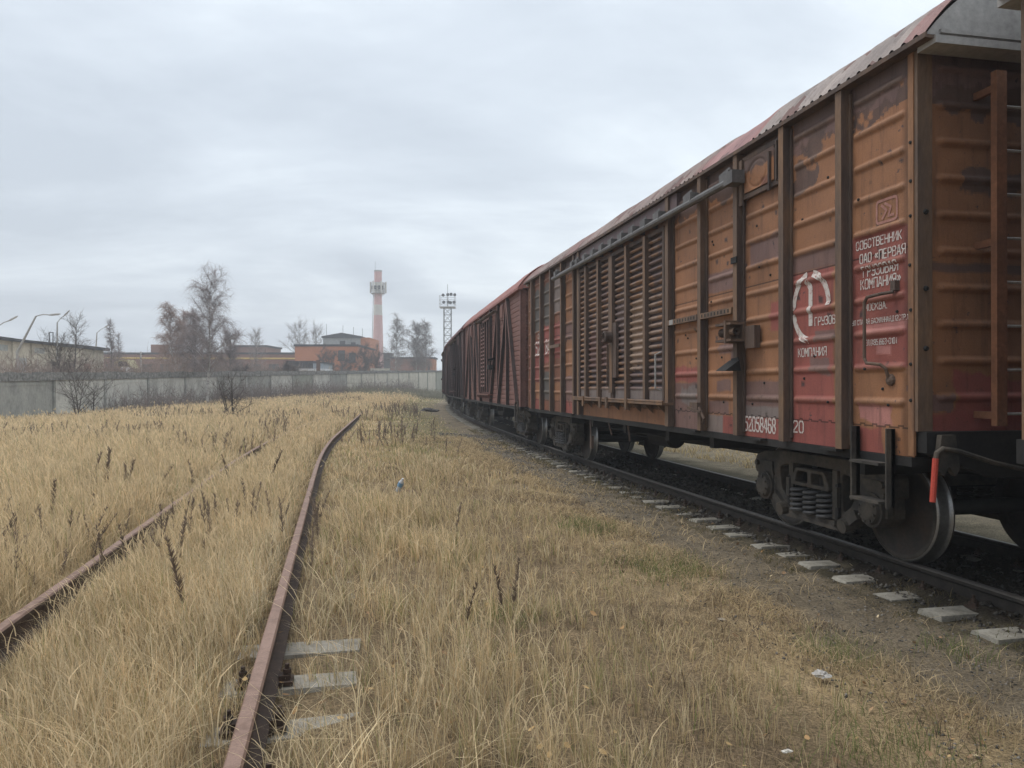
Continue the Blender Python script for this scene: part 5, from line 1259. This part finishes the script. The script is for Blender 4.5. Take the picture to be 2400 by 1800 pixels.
def grass():
    VV = []; TT = []; CC = []; o = 0
    def emit(*a, **k):
        nonlocal o
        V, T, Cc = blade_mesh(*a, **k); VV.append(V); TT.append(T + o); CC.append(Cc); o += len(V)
    def scatter(y0, y1, dens):
        wdt = lambda y: 1.44 * y + 3.0
        area = (wdt((y0 + y1) / 2)) * (y1 - y0); n = int(dens * area)
        y = rng.uniform(y0, y1, n); x = (rng.random(n) - .5) * (1.44 * ((y0 + y1) / 2) + 3.0)
        return x, y
    bands = [(1.6, 3, 3300), (3, 4.5, 3300), (4.5, 6, 2900), (6, 8, 2300), (8, 11, 1600), (11, 15, 950), (15, 21, 540), (21, 30, 300), (30, 44, 150), (44, 64, 75), (64, 90, 38), (90, 118, 22)]
    for y0, y1, dens in bands:
        x, y = scatter(y0, y1, dens)
        # gather into tufts
        tx = np.round(x / .16) * .16 + (vnoise(x * 6.25, y * 6.25) - .5) * .1; ty = np.round(y / .16) * .16 + (vnoise(x * 6.25 + 9, y * 6.25) - .5) * .1
        pull = rng.uniform(0, .75, len(x)) * (y < 30); x = x + (tx - x) * pull; y = y + (ty - y) * pull
        tl = lateral(side_track, x, y); t = lateral(main_track, x, y) - .8
        n1 = fbm(x * .55, y * .55, 3); n2 = fbm(x * 2.1 + 30, y * 2.1, 3); n3 = fbm(x * .17 + 70, y * .17 + 5, 3)
        right_side = sstep(-.9, -1.6, tl) * (y < 46) + (y >= 46) * 0
        keep = np.ones(len(x)); h = .36 + .22 * n1 + .10 * (n2 - .5)
        field = sstep(.9, 2.2, tl); h = h * (1 + .32 * field * sstep(5, 10, y))
        # to the right of the overgrown track: thinner and shorter towards the path
        q = sstep(1.3, 5.2, t + (n1 - .5) * 1.6)
        keep *= np.where(tl < -.8, .14 + .46 * q, 1.0); h = np.where(tl < -.8, .08 + (h * (.70 + .12 * sstep(6, 13, y)) - .08) * q, h)
        keep *= np.where((tl < -.8) & (n2 < .45) & (y < 14), .30, 1); h = np.where((tl < -.8) & (n2 < .45) & (y < 14), h * .75, h)
        keep *= sstep(.95, 2.1, t + (n2 - .5) * 1.3)
        # trodden verge beside the train further off
        v = sstep(15, 23, y) * sstep(5.4, 3.4, t + (n1 - .5) * 2.5); h = h * (1 - v) + .085 * v
        # rails kept clear, sleepers showing on the right hand side
        d = np.minimum(np.abs(tl - .797), np.abs(tl + .797)); ny_ = (y < 42)
        keep *= np.where(ny_ & (d < .085), 0, 1); h = np.where(ny_ & (d < .30), h * (.42 + .58 * sstep(.085, .30, d)), h)
        h = np.where((np.abs(tl) < .8) & ny_, h * (.80 - .25 * sstep(-.1, .75, tl) * sstep(10, 6.5, y)), h)
        band = (tl < -.90) & (tl > -1.36) & (y < 11); keep *= np.where(band, .72, 1); h = np.where(band, h * .72, h)
        low = (tl > -2.4) & (tl < -.6) & (y > 11) & (y < 36); h = np.where(low, h * .5, h)
        keep *= (y < 118) & (x > wall_pt(y) + .35)
        keep *= np.where(t < .9, 0, 1)
        k = rng.random(len(x)) < keep
        x, y, h, tl, t, n1, n2, n3, v = (a[k] for a in (x, y, h, tl, t, n1, n2, n3, v)); n = len(x)
        if n == 0: continue
        h = h * rng.uniform(.5, 1.15, n) * (.78 + .44 * vnoise(x * 4.1 + 40, y * 4.1)); tall = rng.random(n) < .05; h[tall] *= 1.35
        P = np.stack([x, y, ground_z(x, y) - .012], 1)
        pi = np.clip((rng.normal(size=n) * 1.5 + 2.4 + (n3 - .5) * 7), 0, len(PAL) - 1).astype(int)
        col = PAL[pi] * (.40 + .74 * rng.beta(1.9, 1.0, (n, 1))) * (.72 + .56 * vnoise(x * 5.3 + 4, y * 5.3))[:, None]
        olive = (sstep(-.8, -3.0, tl) * sstep(16, 9, y))[:, None]; col = col * (1 - olive * .32) + np.array((.43, .345, .20)) * olive * .55
        g = (rng.random(n) < (.05 + .22 * (n2 > .62) * (tl < -.8) + .3 * v)); col[g] = GREEN[rng.integers(0, 2, g.sum())] * rng.uniform(.8, 1.2, (g.sum(), 1))
        dark = rng.random(n) < .10; col[dark] *= .5
        w = np.maximum(.0024, np.full(n, .0008) * y) * rng.uniform(.6, 1.6, n)
        az = np.where(rng.random(n) < .55, rng.uniform(0, 6.28, n), rng.normal(size=n) * .9 + 2.2 + 3 * n3); lean = np.abs(rng.normal(size=n)) * .34 + .05; fl = rng.random(n) < .12; lean[fl] = rng.uniform(.8, 2.0, fl.sum()); h[fl] *= .75
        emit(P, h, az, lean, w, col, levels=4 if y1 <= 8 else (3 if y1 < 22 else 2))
        # seed heads on some stems: a short fat plume on top
        m = (rng.random(n) < (.15 if y1 < 22 else .22)) & (h > .27)
        if m.any():
            hp = h[m]; ln = lean[m]; dirv = np.stack([np.cos(az[m]), np.sin(az[m]), np.zeros(m.sum())], 1)
            tip = P[m] + dirv * (ln * hp * .72)[:, None] + np.array([0, 0, 1.]) * (hp * (.86 - .28 * ln * .74))[:, None]
            emit(tip, np.full(m.sum(), .11) * rng.uniform(.7, 1.5, m.sum()), az[m], ln * 1.4 + .2, np.maximum(.0075, .0017 * y[m]) * rng.uniform(.7, 1.2, m.sum()), np.array((.82, .65, .41)) * rng.uniform(.7, 1.12, (m.sum(), 1)), levels=3, tipcol=1.0)
    # broad dry leaves that arch over, pale, mostly around the overgrown track
    n = 9500; y = 1.8 + rng.random(n) ** 1.5 * 14; x = -(rng.random(n) * (.72 * y + 1.2)) + .3
    tl = lateral(side_track, x, y); t = lateral(main_track, x, y) - .8; d = np.minimum(np.abs(tl - .797), np.abs(tl + .797)); k = (d > .11) & (t > 2.6) & ((tl > -1.4) | (rng.random(len(x)) < .25)) & (fbm(x * .9 + 3, y * .9, 3) > .42); x, y = x[k], y[k]; n = len(x)
    P = np.stack([x, y, ground_z(x, y)], 1)
    emit(P, rng.uniform(.22, .50, n), rng.uniform(0, 6.28, n), rng.uniform(.5, 1.25, n), rng.uniform(.004, .008, n) * np.maximum(1, y / 7), np.array((.85, .70, .45)) * rng.uniform(.6, 1.12, (n, 1)), levels=5, curl=1.4)
    # pale combed clump against the right hand rusty rail
    n = 1500; s = rng.uniform(2.0, 6.5, n); off = -.80 + rng.uniform(.12, .65, n); c = np.array([at(side_track, a) for a in s]); x = c[:, 0] - np.cos(c[:, 2]) * off; y = c[:, 1] - np.sin(c[:, 2]) * off
    emit(np.stack([x, y, ground_z(x, y)], 1), rng.uniform(.22, .42, n), np.full(n, 2.3) + rng.normal(size=n) * .35, rng.uniform(.4, .9, n), rng.uniform(.003, .006, n), np.array((.90, .77, .54)) * rng.uniform(.75, 1.1, (n, 1)), levels=4)
    # flattened litter along the path edge and thin tufts on the path
    n = 46000; y = 2.2 + rng.random(n) ** 1.3 * 24; tt = .7 + np.abs(rng.normal(size=n)) * 1.5
    xc = np.interp(y, main_track[:, 2], main_track[:, 1]); hh = np.interp(y, main_track[:, 2], main_track[:, 3]); x = xc - (tt + .8) / np.cos(hh); k = (fbm(x * 1.6, y * 1.6, 3) > .43) & (tt < 5) & ((tt > 1.6) | (rng.random(n) < .12)); x, y = x[k], y[k]; n = len(x)
    emit(np.stack([x, y, ground_z(x, y) + .006], 1), rng.uniform(.05, .17, n), rng.uniform(0, 6.28, n), rng.uniform(.9, 2.6, n), np.maximum(.0025, .0009 * y) * rng.uniform(.8, 1.4, n), np.array((.60, .47, .29)) * rng.uniform(.35, 1.2, (n, 1)), levels=3)
    n = 9000; y = 2.2 + rng.random(n) ** 1.2 * 30; xc = np.interp(y, main_track[:, 2], main_track[:, 1]); tt = rng.uniform(.12, .9, n); x = xc - (tt + .8); k = fbm(x * 2.5 + 8, y * 2.5, 3) > .52; x, y = x[k], y[k]; n = len(x)
    emit(np.stack([x, y, ground_z(x, y)], 1), rng.uniform(.03, .10, n), rng.uniform(0, 6.28, n), rng.uniform(.3, 1.5, n), np.maximum(.002, .0008 * y) * rng.uniform(.8, 1.4, n), np.where((rng.random(n) < .5)[:, None], np.array((.13, .12, .055)), np.array((.24, .19, .11))) * rng.uniform(.7, 1.2, (n, 1)), levels=2)
    # low brown tangles of dead forbs, and a few green tufts, between the two tracks
    n = 26000; y = 2.2 + rng.random(n) ** 1.2 * 15; x = rng.uniform(-.35, .62, n) * y; t = lateral(main_track, x, y) - .8; tl = lateral(side_track, x, y)
    k = (t > 1.5) & (tl < -1.45) & (fbm(x * 1.25 + 21, y * 1.25 + 3, 3) > .54); x, y = x[k], y[k]; n = len(x)
    emit(np.stack([x, y, ground_z(x, y)], 1), rng.uniform(.05, .17, n), rng.uniform(0, 6.28, n), rng.uniform(.3, 2.2, n), np.maximum(.003, .0009 * y) * rng.uniform(.7, 1.5, n), np.array((.22, .165, .12)) * rng.uniform(.45, 1.4, (n, 1)), levels=3)
    for gx, gy, gr, gn in ((1.42, 7.3, .55, 600), (1.75, 3.55, .5, 420), (.9, 9.3, .4, 400), (2.1, 5.0, .3, 250), (-.1, 5.6, .35, 220), (3.0, 5.2, .25, 160)):
        x = gx + rng.normal(size=gn) * gr * .5; y = gy + rng.normal(size=gn) * gr * .6
        emit(np.stack([x, y, ground_z(x, y)], 1), rng.uniform(.05, .19, gn), rng.uniform(0, 6.28, gn), rng.uniform(.3, 1.1, gn), np.full(gn, .0036) * np.maximum(1, gy / 5), np.array((.22, .26, .10)) * rng.uniform(.5, 1.2, (gn, 1)), levels=4)
    # beyond the train
    n = 9000; y = rng.uniform(5, 40, n); xc = np.interp(y, main_track[:, 2], main_track[:, 1]); x = xc + 2.9 + rng.random(n) ** 1.4 * 9; k = fbm(x * .8 + 8, y * .8 + 4, 3) > .47; x, y = x[k], y[k]; n = len(x)
    emit(np.stack([x, y, ground_z(x, y)], 1), rng.uniform(.06, .24, n), rng.uniform(0, 6.28, n), rng.uniform(.2, .9, n), np.maximum(.003, .0011 * y), np.array((.55, .43, .24)) * rng.uniform(.5, 1.2, (n, 1)), levels=2)
    ob = np_obj('grass', np.concatenate(VV), tris=np.concatenate(TT), mat=M['grass'], col=np.concatenate(CC))
    tag(ob, 'tall dry straw coloured grass over the field and the disused track', 'grass', kind='stuff')
    print('grass tris', sum(len(t) for t in TT))
grass()

def weed_arrays(x, y, h, nf, col, seed, wide=1.):
    """a dead forb: stem with short side spikes of brown seed pods; local coordinates"""
    r = np.random.default_rng(seed); P0 = np.zeros((1, 3)); k = r.normal(size=2) * .08
    P1 = np.array([[k[0] * h, k[1] * h, h * .5]]); P2 = np.array([[k[0] * h * 2.6, k[1] * h * 2.2, h]])
    V, T = ribbon(P0, P1, P2, np.array([.0035 * wide])); VV = [V]; TT = [T]; o = len(V)
    f = r.uniform(.30, 1., nf); S = np.where(f[:, None] < .5, P1 * f[:, None] * 2, P1 + (P2 - P1) * (f[:, None] - .5) * 2)
    az = r.uniform(0, 6.28, nf); d = np.stack([np.cos(az), np.sin(az), r.uniform(.8, 2.0, nf)], 1) * (.03 + .035 * (1 - f))[:, None] * (h / .7)
    V2, T2 = ribbon(S, S + d * .5, S + d, np.full(nf, .0052 * wide)); VV.append(V2); TT.append(T2 + o)
    V = np.concatenate(VV); return V, np.concatenate(TT), np.tile(np.array(col) * r.uniform(.8, 1.2), (len(V), 1))
def weeds():
    # single stalks one can point at
    pts = [(439, 1325, 5.1, .55, 'dark dead stalk between the rusty rails, the tallest near the bottom left'), (1183, 1470, 5.6, .40, 'pair of dark dry stalks in the middle of the foreground grass'), (1200, 1475, 5.55, .38, 'right hand stalk of the dark pair in the middle foreground'),
           (1089, 1510, 5.3, .34, 'thin brown stalk left of the dark pair in the foreground'), (1068, 1250, 8.2, .40, 'dark stalk with a knobbly top in the centre of the grass'), (243, 1125, 10.6, .75, 'darkest bushy stalk left of the far rusty rail'), (288, 1145, 10.2, .62, 'tall dark stalk in the group left of the far rail'), (303, 1140, 10.4, .60, 'dark spiky stalk next to it in the same group'),
           (350, 1130, 10.8, .50, 'right outlying stalk of the dark group left of the far rail'), (207, 1110, 11.5, .62, 'left outlying stalk of the dark group left of the far rail'), (120, 1200, 8.6, .58, 'brown stalk by itself at the left among straw'), (48, 1290, 6.8, .48, 'small dark stalk at the left edge above the rail'), (540, 1130, 11.5, .5, 'dark stalk just past the end of the left rail'), (628, 1105, 12.0, .55, 'tall thin stalk between the rails further back'), (455, 1115, 11.8, .46, 'dark stalk above the middle of the left rail')]
    for i, (u, v, Y, h, lab) in enumerate(pts):
        x = (u - 1200) / 1803 * Y; V, T, c = weed_arrays(0, 0, h * 1.12, 110 if h > .5 else 60, (.20, .15, .11), 100 + i, wide=max(.8, Y / 10))
        o = np_obj('weed_stalk', V, tris=T, mat=M['weed'], col=c); o.location = (x, Y, gz(x, Y)); tag(o, lab, 'weed', 'dead weed stalks in the grass')
    VV = []; TT = []; CC = []; o = 0; r = np.random.default_rng(31); n = 0
    while n < 1500:
        y = 4 + r.random() ** .8 * 60; x = -r.random() * (.7 * y + 1) + .9
        a = np.array([x]), np.array([y]); t = float(lateral(main_track, *a)[0]) - .8; tl = float(lateral(side_track, *a)[0])
        if t < 2.6 or x < wall_pt(y) + 1 or min(abs(tl - .797), abs(tl + .797)) < .1: continue
        if float(fbm(a[0] * .28 + 11, a[1] * .28, 3)[0]) < (.53 if tl > 1 else .60): continue
        if tl < -1 and (y < 16 or r.random() < .5): continue
        V, T, c = weed_arrays(0, 0, r.uniform(.3, .72) * (.75 if y < 10 else 1), 40 if y > 14 else 60, (.22, .17, .13), int(r.integers(1e9)), wide=max(.7, y / 14))
        V = V + np.array([x, y, gz(x, y)]); VV.append(V); TT.append(T + o); CC.append(c); o += len(V); n += 1
    tag(np_obj('weeds', np.concatenate(VV), tris=np.concatenate(TT), mat=M['weed'], col=np.concatenate(CC)), 'brown dead seed stalks scattered through the straw field', 'weeds', kind='stuff')
weeds()

def leaves():
    n = 380; y = 2.4 + rng.random(n) ** 1.25 * 14; x = rng.uniform(-.7, 1.0, n) * .62 * y + .3
    t = lateral(main_track, x, y) - .8; k = (t > .03) & (t < 9); x, y = x[k], y[k]; n = len(x)
    tl = lateral(side_track, x, y)
    z = ground_z(x, y) + .015 + np.where(tl > -5, rng.uniform(0, .12, n), 0) * (lateral(main_track, x, y) > 3)
    az = rng.uniform(0, 6.28, n); s = rng.uniform(.010, .021, n); tilt = rng.normal(size=n) * .35
    a = np.stack([np.cos(az), np.sin(az), tilt], 1) * s[:, None]; b = np.stack([-np.sin(az), np.cos(az), rng.normal(size=n) * .5], 1) * s[:, None] * .75; c = np.stack([x, y, z], 1); up = np.array([0, 0, 1.]) * (s * .3)[:, None]
    V = np.stack([c - a * 1.2, c - a * .4 + b, c + a * .5 + b * .8, c + a * 1.3 + up, c + a * .5 - b * .8 + up, c - a * .4 - b], 1).reshape(-1, 3)
    T = (np.array([(0, 1, 5), (1, 2, 5), (2, 4, 5), (2, 3, 4)])[None] + 6 * np.arange(n)[:, None, None]).reshape(-1, 3)
    pal = np.array([(.46, .32, .16), (.38, .24, .12), (.52, .42, .27), (.26, .17, .10), (.42, .27, .16)]); col = pal[rng.integers(0, 5, n)] * rng.uniform(.7, 1.15, (n, 1))
    tag(np_obj('fallen_leaves', V, tris=T, mat=M['leaf'], col=np.repeat(col, 6, axis=0)), 'yellow and brown fallen birch leaves on grass and dirt path', 'leaves', kind='stuff')
leaves()

def stones():
    n = 24000; y = 2.4 + rng.random(n) ** 1.5 * 26; xc = np.interp(y, main_track[:, 2], main_track[:, 1]); tt = np.where(rng.random(n) < .62, rng.uniform(-2.3, .55, n), rng.uniform(.2, 2.4, n)); x = xc - (tt + .8)
    tl = np.abs(np.abs(tt + .8) - .797); k = tl > .05; x, y, tt = x[k], y[k], tt[k]; n = len(x)
    s = rng.uniform(.004, .016, n) * np.where(tt < .4, 1.9, .85) * np.maximum(1, y / 9); z = ground_z(x, y)
    base = np.array([(1, 0, 0), (0, 1, 0), (-1, 0, 0), (0, -1, 0), (0, 0, .8), (0, 0, -.6)], float)
    V = (base[None] * rng.uniform(.6, 1.3, (n, 6, 1)) + rng.normal(size=(n, 6, 3)) * .15) * s[:, None, None] + np.stack([x, y, z + s * .2], 1)[:, None, :]
    F = np.array([(0, 1, 4), (1, 2, 4), (2, 3, 4), (3, 0, 4), (1, 0, 5), (2, 1, 5), (3, 2, 5), (0, 3, 5)]); T = (F[None] + 6 * np.arange(n)[:, None, None]).reshape(-1, 3)
    g = rng.uniform(.06, .30, (n, 1)) * np.where(np.abs(tt + .8) < .95, .32, np.where(tt < .6, .5, .85))[:, None]; col = np.concatenate([g, g * .92, g * .82], 1)
    tag(np_obj('gravel', V.reshape(-1, 3), tris=T, mat=M['stone'], col=np.repeat(col, 6, axis=0)), 'small grey stones on the dirt path and between the sleepers', 'gravel', kind='stuff')
stones()

# ------------------------------------------------------------------ litter and odd pieces
def crumple(name, label, cat, x, y, z, size, cols, seed, flat=.5):
    import bmesh
    me = bpy.data.meshes.new(name); bm = bmesh.new(); bmesh.ops.create_icosphere(bm, subdivisions=3, radius=size)
    r = random.Random(seed); k = [Vector((r.uniform(-1, 1), r.uniform(-1, 1), r.uniform(-1, 1))).normalized() for _ in range(14)]
    for v in bm.verts:
        d = v.co.normalized(); f = 1 - .55 * max(0, max(d.dot(q) for q in k) - .72) / .28 + .18 * math.sin(9 * d.x + seed) * math.cos(8 * d.y)
        v.co = Vector((d.x * size * f * 1.35, d.y * size * f, d.z * size * f * flat))
    bm.to_mesh(me); bm.free(); me.materials.append(pmat(name + '_stuff', cols, 12, .6, .3, .003))
    o = bpy.data.objects.new(name, me); C.objects.link(o); o.location = (x, y, z + size * flat * .6); return tag(o, label, cat)
def on_px(u, v, zg): Y = (EYE - zg) * 1803 / (v - 905); return (u - 1200) / 1803 * Y, Y
x, y = on_px(1922, 1596, -.12); crumple('crumpled_paper', 'crumpled white scrap lying in the grass beside the dirt path', 'litter', x, y, gz(x, y) + .03, .05, [(.34, .32, .30), (.56, .54, .51)], 2)
x, y = on_px(1846, 1782, -.1); crumple('paper_scrap', 'small pale paper scrap at the bottom of the picture', 'litter', x, y, gz(x, y) + .03, .022, [(.5, .47, .42), (.66, .63, .57)], 5, .4)
x, y = on_px(1690, 1460, -.14); crumple('cigarette_packet', 'flat little pale wrapper on the dark patch of soil', 'litter', x, y, gz(x, y) + .01, .03, [(.45, .43, .4), (.6, .58, .54)], 8, .25)
x, y = on_px(1005, 960, .0); crumple('rubble_lump', 'dark rubble lump on the worn verge near the far wagons', 'rubble', x, y, gz(x, y) - .05, .5, [(.04, .036, .032), (.10, .09, .08)], 9, .4)
x, y = on_px(932, 1165, .05)
r0 = empty('plastic_bottle', (x, y, gz(x, y) + .22)); r0.rotation_euler = (.5, .25, .4); tag(r0, 'crushed clear bottle with a pale blue label caught in the grass', 'bottle')
mb = MB(); mb.lathe([(0, 0), (0, .03), (.02, .036), (.06, .03), (.10, .036), (.15, .036), (.19, .02), (.205, .014), (.22, .014), (.22, 0)], (0, 0, 0), 'z', 14); mb.build('body', [pmat('cloudy_plastic', [(.5, .52, .54), (.66, .68, .7)], 20, .3, .1, .002)], r0, smooth=True)
mb = MB(); mb.lathe([(.09, .0375), (.09, .0385), (.155, .0385), (.155, .0375)], (0, 0, 0), 'z', 14); mb.build('bottle_label', [pmat('blue_label', [(.16, .32, .5), (.22, .4, .58)], 9, .5, 0)], r0, smooth=True)

# ------------------------------------------------------------------ sky, light, air, camera
def make_world():
    w = bpy.data.worlds.new('World'); SC.world = w; w.use_nodes = True; nt = w.node_tree; nt.nodes.clear()
    out = nt.nodes.new('ShaderNodeOutputWorld'); bg = nd(nt, 'ShaderNodeBackground', Strength=.110)
    sky = nt.nodes.new('ShaderNodeTexSky'); sky.sky_type = 'NISHITA'; sky.sun_disc = False; sky.sun_elevation = R(60); sky.sun_rotation = R(-62); sky.air_density = 1.6; sky.dust_density = 3.5
    tc = nt.nodes.new('ShaderNodeTexCoord'); sep = nt.nodes.new('ShaderNodeSeparateXYZ'); nt.links.new(tc.outputs['Generated'], sep.inputs[0])
    def mth(op, a, b=None, cl=False):
        m = nt.nodes.new('ShaderNodeMath'); m.operation = op; m.use_clamp = cl
        for i, v in enumerate((a, b)):
            if v is None: continue
            if hasattr(v, 'is_linked'): nt.links.new(v, m.inputs[i])
            else: m.inputs[i].default_value = v
        return m.outputs[0]
    z = mth('ADD', mth('MAXIMUM', sep.outputs[2], 0.), .13)
    comb = nt.nodes.new('ShaderNodeCombineXYZ'); nt.links.new(mth('DIVIDE', sep.outputs[0], z), comb.inputs[0]); nt.links.new(mth('DIVIDE', sep.outputs[1], z), comb.inputs[1]); comb.inputs[2].default_value = 3.7
    n1 = noise(nt, comb.outputs[0], .62, 7, .55, .5); mp = nt.nodes.new('ShaderNodeMapping'); mp.inputs['Scale'].default_value = (.75, 1.25, 1); mp.inputs['Rotation'].default_value = (0, 0, R(14)); nt.links.new(comb.outputs[0], mp.inputs[0])
    n2 = noise(nt, mp.outputs[0], 1.15, 6, .6, .3)
    f = mth('ADD', mth('MULTIPLY', n1, .68), mth('MULTIPLY', n2, .33))
    # brighter low on the right, duller to the upper left
    side = mth('MULTIPLY', sep.outputs[0], .26); f2 = mth('ADD', f, side)
    cl = ramp(nt, f2, [(.33, (4.3, 4.8, 5.45)), (.44, (5.35, 5.9, 6.55)), (.53, (6.6, 7.2, 7.75)), (.62, (8.3, 8.85, 9.15))])
    mx = mixc(nt, .94, sky.outputs[0], cl.outputs[0])
    # the ground half of the dome stays a dull grey brown
    nt.links.new(mx, bg.inputs[0]); nt.links.new(bg.outputs[0], out.inputs[0])
make_world()
sun = bpy.data.lights.new('sun', 'SUN'); sun.energy = 1.5; sun.angle = R(35); sun.color = (1., .965, .92)
so = bpy.data.objects.new('sun', sun); C.objects.link(so)
az, el = R(62), R(60)        # behind and to the left of the camera side of the train
d = Vector((-math.sin(az) * math.cos(el), math.cos(az) * math.cos(el) * .35, math.sin(el))).normalized(); so.rotation_euler = d.to_track_quat('Z', 'Y').to_euler()

HAZE = True
if HAZE:
    mb = MB(); mb.box(-330, 330, -60, 330, -1.6, 34)
    hm = bpy.data.materials.new('autumn_air'); hm.use_nodes = True; nt = hm.node_tree; nt.nodes.clear(); o_ = nt.nodes.new('ShaderNodeOutputMaterial'); v = nt.nodes.new('ShaderNodeVolumePrincipled'); v.inputs['Density'].default_value = .0021; v.inputs['Color'].default_value = (.90, .93, .97, 1); v.inputs['Anisotropy'].default_value = .1
    nt.links.new(v.outputs[0], o_.inputs['Volume']); hz = mb.build('haze', [hm]); tag(hz, kind='stuff')

cam = bpy.data.cameras.new('camera'); cam.sensor_width = 36; cam.lens = 36 * 1803 / 2400; cam.clip_end = 6000; cam.clip_start = .05
co = bpy.data.objects.new('camera', cam); C.objects.link(co); co.location = (0, 0, EYE); co.rotation_euler = (R(90) + math.atan(5 / 1803), 0, 0)
SC.camera = co
SC.view_settings.view_transform = 'Standard'; SC.view_settings.look = 'None'; SC.view_settings.exposure = .46; SC.view_settings.gamma = 1
SC.cycles.use_denoising = True; SC.cycles.max_bounces = 6; SC.cycles.diffuse_bounces = 4; SC.cycles.glossy_bounces = 2; SC.cycles.volume_bounces = 0; SC.cycles.transmission_bounces = 3; SC.cycles.transparent_max_bounces = 6
